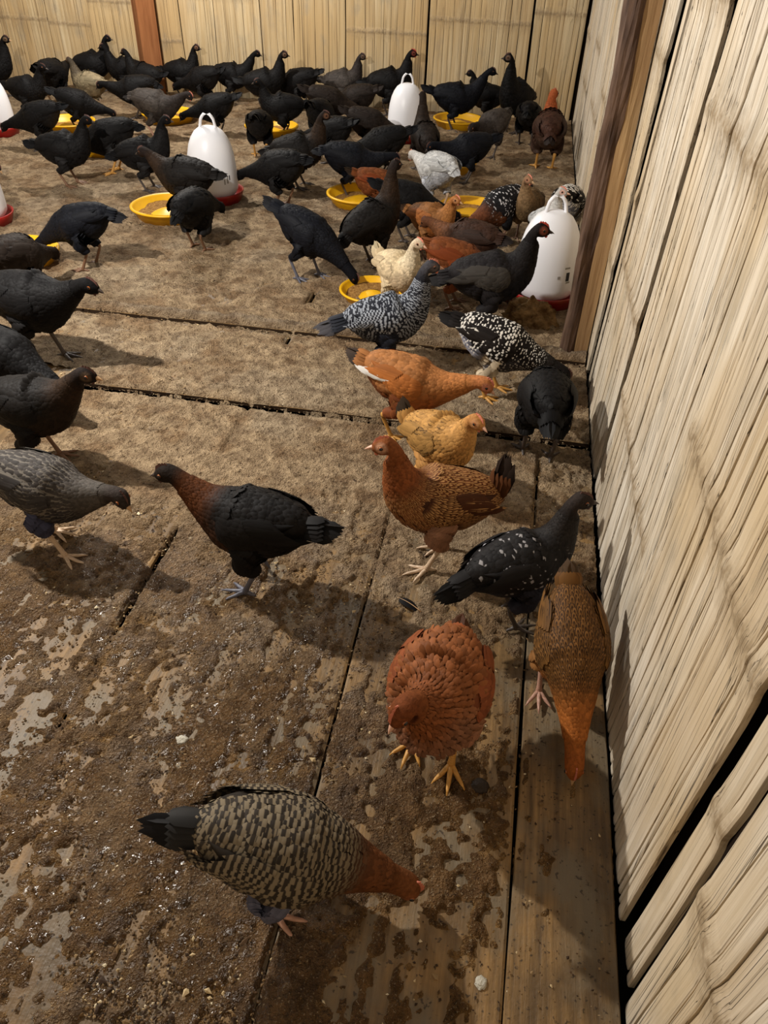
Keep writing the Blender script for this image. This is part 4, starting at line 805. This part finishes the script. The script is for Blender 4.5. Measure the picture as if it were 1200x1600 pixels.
# position on the floor; heading (0 = along the back wall towards the side wall, 90 = towards the back wall); pose; scale; colours; label; options
HENS = [
 (-0.212, 0.511, 7, 'down', 1.10, S_BARRED, 'black and buff barred hen with rust neck pecking the near boards', dict(hq=2, pat='barred', legs='pink', beak='pink', tail_up=-4, tail_len=0.11, pitch_add=6, crouch=0.045, fluff=1.1, comb='pink', face=lin(150, 90, 56), head_dx=-0.01)),
 (-0.017, 0.798, -97, 'tuck', 1.14, S_RED, 'fluffed rusty red hen facing the camera on yellow feet', dict(hq=2, fluff=1.18, legs='yellow', beak='pink', comb='pink', tail_up=30, tail_len=0.06, yaw=-35, side_off=-0.03, pitch_add=16, head_dx=-0.02, head_dz=0.02)),
 (0.204, 0.968, -82, 'down', 0.98, S_GOLD, 'golden brown finely laced hen with orange neck pecking beside the side wall', dict(hq=2, pat='pencil', legs='pink', beak='horn', comb='pink', tail_up=40, tail_len=0.07)),
 (0.107, 1.160, 32, 'up', 1.0, S_DKSPANG, 'slim blackish hen with scattered white feathers behind the fluffed red hen', dict(hq=2, pat='spangle', legs='dark', tail_up=-12, tail_len=0.12, yaw=-20)),
 (-0.074, 1.309, 197, 'up', 1.12, S_LACED, 'chestnut laced hen with upright dark tail standing on pale feet', dict(hq=2, pat='pencil', legs='pale', beak='pink', comb='pink', face=lin(206, 156, 124), tail_up=88, tail_len=0.12, yaw=-8, step=0.022)),
 (-0.106, 1.570, -42, 'rest', 1.0, S_BUFF, 'pale buff hen with freckled back behind the chestnut laced hen', dict(hq=2, pat='laced', legs='pale', beak='pink', comb='pink', face=lin(206, 150, 104), tail_up=62, tail_len=0.085, fluff=1.08, pitch_add=12, head_dx=-0.01)),
 (-0.228, 1.816, -8, 'mid', 1.08, S_ORANGE, 'orange buff hen running with a white wing tip showing', dict(hq=2, legs='yellow', beak='pink', comb='pink', face=lin(214, 140, 116), tail_up=16, tail_len=0.09, white_wing=True, head_dz=0.02, step=0.03)),
 (-0.002, 2.082, -6, 'low', 1.08, S_SPANG, 'black and white spangled hen with yellow legs', dict(hq=2, pat='spangle', legs='yellow', beak='horn', tail_up=6, tail_len=0.10)),
 (0.149, 1.787, 94, 'down', 1.12, S_BLACK, 'black hen beside the side wall with its tail towards the camera', dict(hq=2, legs='dark', tail_up=-25, tail_len=0.10, pitch_add=14)),
 (-0.345, 2.186, 18, 'up', 1.12, S_BLUEBAR, 'slate hen with fine white barring and a long flat tail', dict(hq=2, pat='barred', legs='slate', beak='pink', comb='pink', tail_up=-8, tail_len=0.13, face=lin(110, 100, 100), crouch=0.02)),
 (-0.046, 2.502, 8, 'up', 1.22, S_BIGBLK, 'large black hen with red face and grey-edged wing by the big drinker', dict(hq=2, legs='dark', beak='dark', comb='red', face=lin(150, 84, 66), tail_up=-6, tail_len=0.10)),
 (-0.182, 2.680, 12, 'down', 0.98, S_CHEST, 'chestnut backed hen squeezed behind the large black hen', dict(hq=1, legs='brown', tail_up=5)),
 (-0.374, 2.578, -48, 'up', 0.98, S_CREAM, 'cream hen with raised tail looking to the big drinker', dict(hq=2, legs='pale', beak='pink', comb='pink', face=lin(220, 190, 160), tail_up=52, tail_len=0.085, yaw=20)),
 (-0.764, 2.803, -16, 'down', 1.12, S_BLUEBLK, 'glossy blue-black hen pecking at the small yellow pan', dict(hq=2, legs='slate', beak='dark', tail_up=14, tail_len=0.11, step=0.025)),
 (-0.543, 2.998, 52, 'alert', 1.05, S_BROWNBLK, 'black hen with brownish raised neck behind the cream hen', dict(hq=1, legs='dark', tail_up=-20, tail_len=0.10)),
 (-0.329, 3.152, -32, 'rest', 0.94, S_BROWNBUFF, 'warm brown hen with golden head left of the crowded yellow pan', dict(hq=2, legs='brown', beak='horn', comb='pink', face=lin(196, 140, 96), tail_up=10, fluff=1.08)),
 (-0.147, 2.903, 150, 'mid', 1.0, S_DKRED, 'dark brown hen reaching into the crowded yellow pan', dict(hq=1, legs='brown', tail_up=0)),
 (-0.056, 3.404, 225, 'low', 0.92, S_BLKWHT, 'black hen with white flecked back and brown head feeding by the big drinker', dict(hq=1, pat='spangle', legs='brown', tail_up=10)),
 (-0.375, 3.737, 130, 'mid', 1.16, S_WHITE, 'pale grey and white hen at a far yellow pan', dict(hq=2, pat='laced', legs='pale', beak='pink', comb='pink', tail_up=-20, tail_len=0.08)),
 (-0.640, 3.600, 20, 'low', 0.85, S_CHEST, 'reddish brown hen hidden between black hens in front of the pale grey hen', dict(hq=1, legs='brown')),
 (-0.456, 3.318, 8, 'low', 1.0, S_BLACK, 'black hen bending behind the warm brown hen', dict(hq=1)),
 (0.137, 3.220, -70, 'alert', 0.95, S_WHITE, 'white hen whose pink-faced head shows above the big drinker', dict(hq=2, legs='pale', beak='pink', comb='pink', face=lin(226, 178, 160), yaw=50)),
 (0.055, 3.440, -100, 'up', 0.98, S_FLECK, 'brown flecked hen whose head shows behind the white hen', dict(hq=2, pat='pencil', legs='brown', beak='horn', comb='pink', face=lin(190, 140, 110), yaw=60)),
 (0.222, 3.500, 80, 'low', 0.95, S_SPANG, 'black and white hen tucked between the big drinker and the side wall', dict(hq=1, pat='spangle', legs='brown')),
 (-1.611, 2.692, 186, 'down', 1.08, S_BLUEBLK, 'black hen pecking with its tail pointing to the yellow pan', dict(hq=2, legs='brown', tail_up=-18, tail_len=0.11, pitch_add=6, head_dz=0.03)),
 (-1.670, 2.325, 88, 'low', 1.05, S_DKBROWN, 'dark brown hen at the photo edge bending over a yellow pan', dict(hq=1, legs='dark', tail_up=-20)),
 (-1.407, 1.970, -4, 'fwd', 1.28, S_BLACK, 'large black hen stretching its neck forward at the photo edge', dict(hq=2, legs='dark', tail_up=8, step=0.03, head_dz=-0.035)),
 (-1.348, 1.708, -15, 'low', 1.0, S_BLACK, 'black hen at the photo edge pecking below the large black hen', dict(hq=1)),
 (-1.129, 1.471, 2, 'rest', 1.12, S_BROWNBLK, 'brownish black hen with pale beak standing at the photo edge', dict(hq=2, legs='brown', beak='horn', comb='dark', face=lin(96, 78, 62), head_dx=0.03, head_dz=-0.02)),
 (-0.939, 1.178, -4, 'mid', 1.08, S_GREY, 'grey hen striding with a lowered head and bluish shaded thighs', dict(hq=2, pat='laced', legs='pale', beak='horn', tail_up=-4, step=-0.035, yaw=-20, head_dx=-0.02)),
 (-0.446, 1.148, 172, 'fwd', 1.12, S_BLKCOP, 'black hen with coppery neck walking on one slate leg', dict(hq=2, legs='slate', beak='dark', tail_up=14, tail_len=0.10, head_dz=-0.02, lift=0.035, yaw=5)),
 (-1.450, 3.343, 172, 'fwd', 1.08, S_BROWNBLK, 'brownish black hen stepping into a yellow pan', dict(hq=1, legs='dark', tail_up=6, head_dz=-0.03)),
 (-1.280, 2.986, 80, 'low', 1.0, S_BLACK, 'black hen with its back turned in front of a yellow pan', dict(hq=1, legs='brown', tail_up=-35, pitch_add=10)),
 (-1.795, 3.681, 12, 'up', 1.0, S_BLACK, 'black hen just left of the middle drinker', dict(hq=1, tail_up=-8)),
 (-2.187, 3.645, 8, 'rest', 1.02, S_BLACK, 'black hen with flat tail standing below the cut-off drinker', dict(hq=1, tail_up=12, legs='brown')),
 (-2.076, 3.912, 200, 'low', 1.05, S_BLACK, 'black hen on a yellow leg beside a yellow pan', dict(hq=1, legs='yellow', tail_up=-15)),
 (-2.633, 4.216, 188, 'low', 1.0, S_BLACK, 'black hen drinking from the cut-off drinker', dict(hq=1, tail_up=6)),
 (-2.153, 4.644, -3, 'mid', 1.05, S_DKGREY, 'dark grey hen leaning over a yellow pan near the back post', dict(hq=1, legs='pink', beak='horn', comb='pink', tail_up=-8, head_dz=0.04)),
 (-2.806, 5.141, 168, 'rest', 0.95, S_BEIGEGREY, 'beige grey hen among the black hens near the back wall', dict(hq=1, legs='pale', tail_up=10)),
 (-3.052, 5.127, 92, 'mid', 1.2, S_BLACK, 'black hen seen from behind on pale legs near the back wall', dict(hq=1, legs='pale', tail_up=20)),
 (-3.057, 4.825, 0, 'rest', 1.0, S_BLACK, 'black hen half hidden behind the cut-off drinker', dict(hq=1)),
 (-3.058, 5.699, 10, 'up', 1.05, S_BLACK, 'black hen with raised head to the side of the back post', dict(hq=1, tail_up=8)),
 (-2.787, 5.635, 185, 'rest', 1.0, S_BLACK, 'black hen touching the back post', dict(hq=1)),
 (-2.457, 5.068, 195, 'mid', 1.0, S_BLACK, 'black hen bending just behind the dark grey hen', dict(hq=1, tail_up=-25)),
 (-2.399, 5.690, 0, 'up', 1.0, S_BLACK, 'black hen with raised head right beside the back post', dict(hq=1, face=lin(120, 90, 70))),
 (-2.171, 5.497, 175, 'low', 1.0, S_BLACK, 'black hen bent down between the back post and its neighbours', dict(hq=1)),
 (-1.829, 4.781, 190, 'low', 0.95, S_BLACK, 'black hen feeding behind the middle drinker', dict(hq=1)),
 (-2.039, 5.690, 5, 'fwd', 1.0, S_BLACK, 'black hen stretching its neck along the back wall', dict(hq=1, head_dz=0.03)),
 (-1.730, 5.449, 10, 'up', 1.08, S_BLACK, 'black hen with upright head in the row before the back wall', dict(hq=1, face=lin(120, 96, 78))),
 (-1.531, 5.579, 178, 'low', 1.05, S_BLACK, 'black hen bent low before the back wall boards', dict(hq=1)),
 (-1.257, 5.701, 3, 'up', 1.02, S_DKGREY, 'dark grey mottled hen with raised head before the back wall', dict(hq=1, beak='horn', face=lin(120, 100, 84))),
 (-0.931, 5.658, 8, 'up', 1.15, S_BLACK, 'black hen with reddish face directly behind the far drinker', dict(hq=1, comb='red', face=lin(140, 70, 60), tail_up=4)),
 (-1.067, 5.251, 175, 'low', 1.0, S_DKBROWN, 'dark brown hen feeding left of the far drinker', dict(hq=1)),
 (-1.194, 4.778, 80, 'low', 1.0, S_BLACK, 'black hen bent over in the middle of the flock', dict(hq=1)),
 (-0.877, 4.623, 10, 'low', 1.0, S_DKBROWN, 'dark brown hen stooping in front of the far drinker', dict(hq=1)),
 (-1.446, 4.412, 100, 'low', 0.98, S_BLACK, 'black hen over the yellow pan in mid floor', dict(hq=1, legs='yellow')),
 (-1.093, 3.603, 165, 'low', 1.05, S_BLACK, 'black hen standing tall just right of the middle drinker', dict(hq=1, legs='brown', tail_up=0)),
 (-1.090, 3.924, 12, 'up', 1.05, S_BROWNBLK, 'black hen with brownish head raised in mid floor', dict(hq=1, face=lin(120, 86, 66), tail_up=-4)),
 (-0.819, 3.856, 6, 'mid', 1.02, S_BLUEBLK, 'blue-black hen with pointed tail behind the bare yellow pan', dict(hq=1, tail_up=-8, legs='dark')),
 (-0.713, 4.234, 190, 'low', 1.0, S_BLACK, 'black hen pressed against the blue-black hen', dict(hq=1)),
 (-0.524, 4.394, 110, 'alert', 1.0, S_DKBROWN, 'dark hen with raised head in front of the far drinker', dict(hq=1, tail_up=-10)),
 (-0.458, 5.357, 6, 'fwd', 1.12, S_BLUEBLK, 'black hen with fanned tail to the right of the far drinker', dict(hq=1, tail_up=22, tail_len=0.11, head_dz=0.03)),
 (-0.186, 4.795, 240, 'mid', 1.0, S_DKGREY, 'dark mottled hen bending to a yellow pan beside the black pair', dict(hq=1, legs='dark')),
 (-0.270, 4.254, 205, 'mid', 0.98, S_BLUEBLK, 'black hen right behind the pale grey hen', dict(hq=1)),
 (-0.087, 5.425, -120, 'alert', 1.22, S_BLACK, 'black hen with high head near the room corner', dict(hq=1, yaw=-50, face=lin(110, 90, 76))),
 (0.008, 5.106, 85, 'low', 1.0, S_BLACK, 'black hen seen from behind next to the orange necked hen', dict(hq=1, tail_up=-30)),
 (0.129, 4.616, 92, 'rest', 1.2, S_REDBRN, 'dark brown hen with bright orange neck in the room corner', dict(hq=1, yaw=-35, head_dx=-0.03, legs='yellow', beak='horn', comb='pink', tail_up=-20)),
 (-0.272, 5.630, 175, 'rest', 0.95, S_BLACK, 'black hen mostly hidden behind its neighbour near the corner', dict(hq=1)),
 (-3.589, 5.327, 5, 'up', 1.1, S_BLACK, 'black hen of which only the head enters the photo', dict(hq=1, beak='horn', face=lin(110, 90, 70))),
 (-2.682, 3.493, 0, 'low', 1.0, S_DKGREY, 'grey hen of which only the beak enters the photo', dict(hq=1, beak='horn')),
 (-1.442, 4.861, 195, 'rest', 1.0, S_BLACK, 'black hen with lifted head second row from the back wall in mid flock', dict(hq=1)),
 (-1.218, 5.066, 20, 'low', 1.05, S_DKBROWN, 'dark brown hen bent low directly under the dark grey mottled hen', dict(hq=1)),
 (-1.027, 4.394, 160, 'low', 0.98, S_BLACK, 'black hen stooping just left of the dark brown stooping hen', dict(hq=1)),
 (-2.572, 5.469, 170, 'rest', 1.0, S_BLACK, 'black hen standing close in front of the back post', dict(hq=1)),
 (-2.641, 4.633, 15, 'low', 0.95, S_BLACK, 'black hen stooping below the beige grey hen', dict(hq=1)),
]
for x, y, hd_, pose, sc, sch, lb, op in HENS:
    sc *= 0.94
    op = dict(op); hqv = op.pop('hq', 1)
    if hqv == 1: sc *= 1.09; op.setdefault('fluff', 1.09); op.setdefault('crouch', 0.014)
    else: op.setdefault('fluff', 1.05); op.setdefault('crouch', 0.006)
    chicken(x, y, rad(hd_), pose, sc, sch, lb, hq=hqv, z0=float(step_z(np.array(y))) + 0.004, **op)

# ------------------------------------------------------------------ small things on the floor
def lump(name, x, y, rx, ry, rz_, mat, seed, n=20, m=10, rough=0.3):
    th = np.linspace(0, 2 * np.pi, n, endpoint=False); ph = np.linspace(0, np.pi / 2, m)
    A, B = np.meshgrid(th, ph, indexing='ij'); q = 1 + rough * 2 * (NZ2.fbm(np.cos(A) * np.cos(B) * 3 + seed, np.sin(A) * np.cos(B) * 3 + B * 2, 4) - 0.5)
    V = np.stack([rx * q * np.cos(A) * np.cos(B), ry * q * np.sin(A) * np.cos(B), rz_ * q * np.sin(B)], -1).reshape(-1, 3)
    i, j = np.meshgrid(np.arange(n), np.arange(m - 1), indexing='ij'); i2 = (i + 1) % n
    o = add(name, new_mesh(name, V, [np.stack([i * m + j, i2 * m + j, i2 * m + j + 1, i * m + j + 1], -1).reshape(-1, 4)], [mat])); o.location = (x, y, float(step_z(np.array(y))) + 0.001); return o
M_CLUMP = mat_simple('caked_litter', lin(158, 128, 88), 0.9, 0.1, (60.0, 1.0, 0.02), (lin(92, 68, 42), 40.0))
M_DROP = mat_simple('dropping', lin(50, 40, 32), 0.6, 0.3, (200.0, 0.8, 0.004))
M_PALE = mat_simple('pale_dropping', lin(190, 184, 168), 0.6, 0.3, (200.0, 0.8, 0.004))
tag(lump('litter_clump', 0.105, 2.615, 0.10, 0.05, 0.085, M_CLUMP, 4, 36, 16, 0.45), 'lumpy heap of caked litter in front of the big drinker', 'litter')
tag(lump('dropping', 0.070, 0.751, 0.019, 0.015, 0.010, M_DROP, 9), 'dark dropping beside the yellow foot of the fluffed red hen', 'dropping')
tag(lump('dropping', -0.469, 0.740, 0.012, 0.010, 0.005, M_PALE, 2), 'pale dropping on the brown boards above the barred hen', 'dropping')
tag(lump('dropping', 0.099, 0.442, 0.008, 0.010, 0.004, M_PALE, 6), 'tiny white dropping on the nearest bare board', 'dropping')
def fallen_feather(x, y, ang, ln, col, label):
    t = np.linspace(0, 1, 9); w = 0.20 * ln * np.sin(np.pi * np.clip(t * 0.9 + 0.08, 0, 1)) ** 0.7; z = 0.003 + 0.010 * t * (1 - t) * 2
    V = np.concatenate([np.stack([t * ln, s_ * w, z + (0.002 if s_ == 0 else 0)], 1) for s_ in (-1, 0, 1)]); k = np.arange(8)
    Q = np.concatenate([np.stack([a * 9 + k, a * 9 + k + 1, (a + 1) * 9 + k + 1, (a + 1) * 9 + k], 1) for a in (0, 1)])
    o = tag(empty('fallen_feather', (x, y, float(step_z(np.array(y))) + 0.004), rad(ang)), label, 'feather')
    add('vane', new_mesh('vane', V, [Q], [mat_simple('feather_dark', col, 0.6, 0.1)]), o)
    tv, tq, tt = tube(np.stack([t * ln * 1.2 - 0.2 * ln, t * 0, z + 0.0028], 1), np.linspace(0.0012, 0.0004, 9), 6); add('quill', new_mesh('quill', tv, [tq, tt], [M_BEAKS['horn']]), o)
fallen_feather(-0.093, 1.140, 150, 0.055, BLK, 'small black feather lying on the boards above the fluffed red hen')
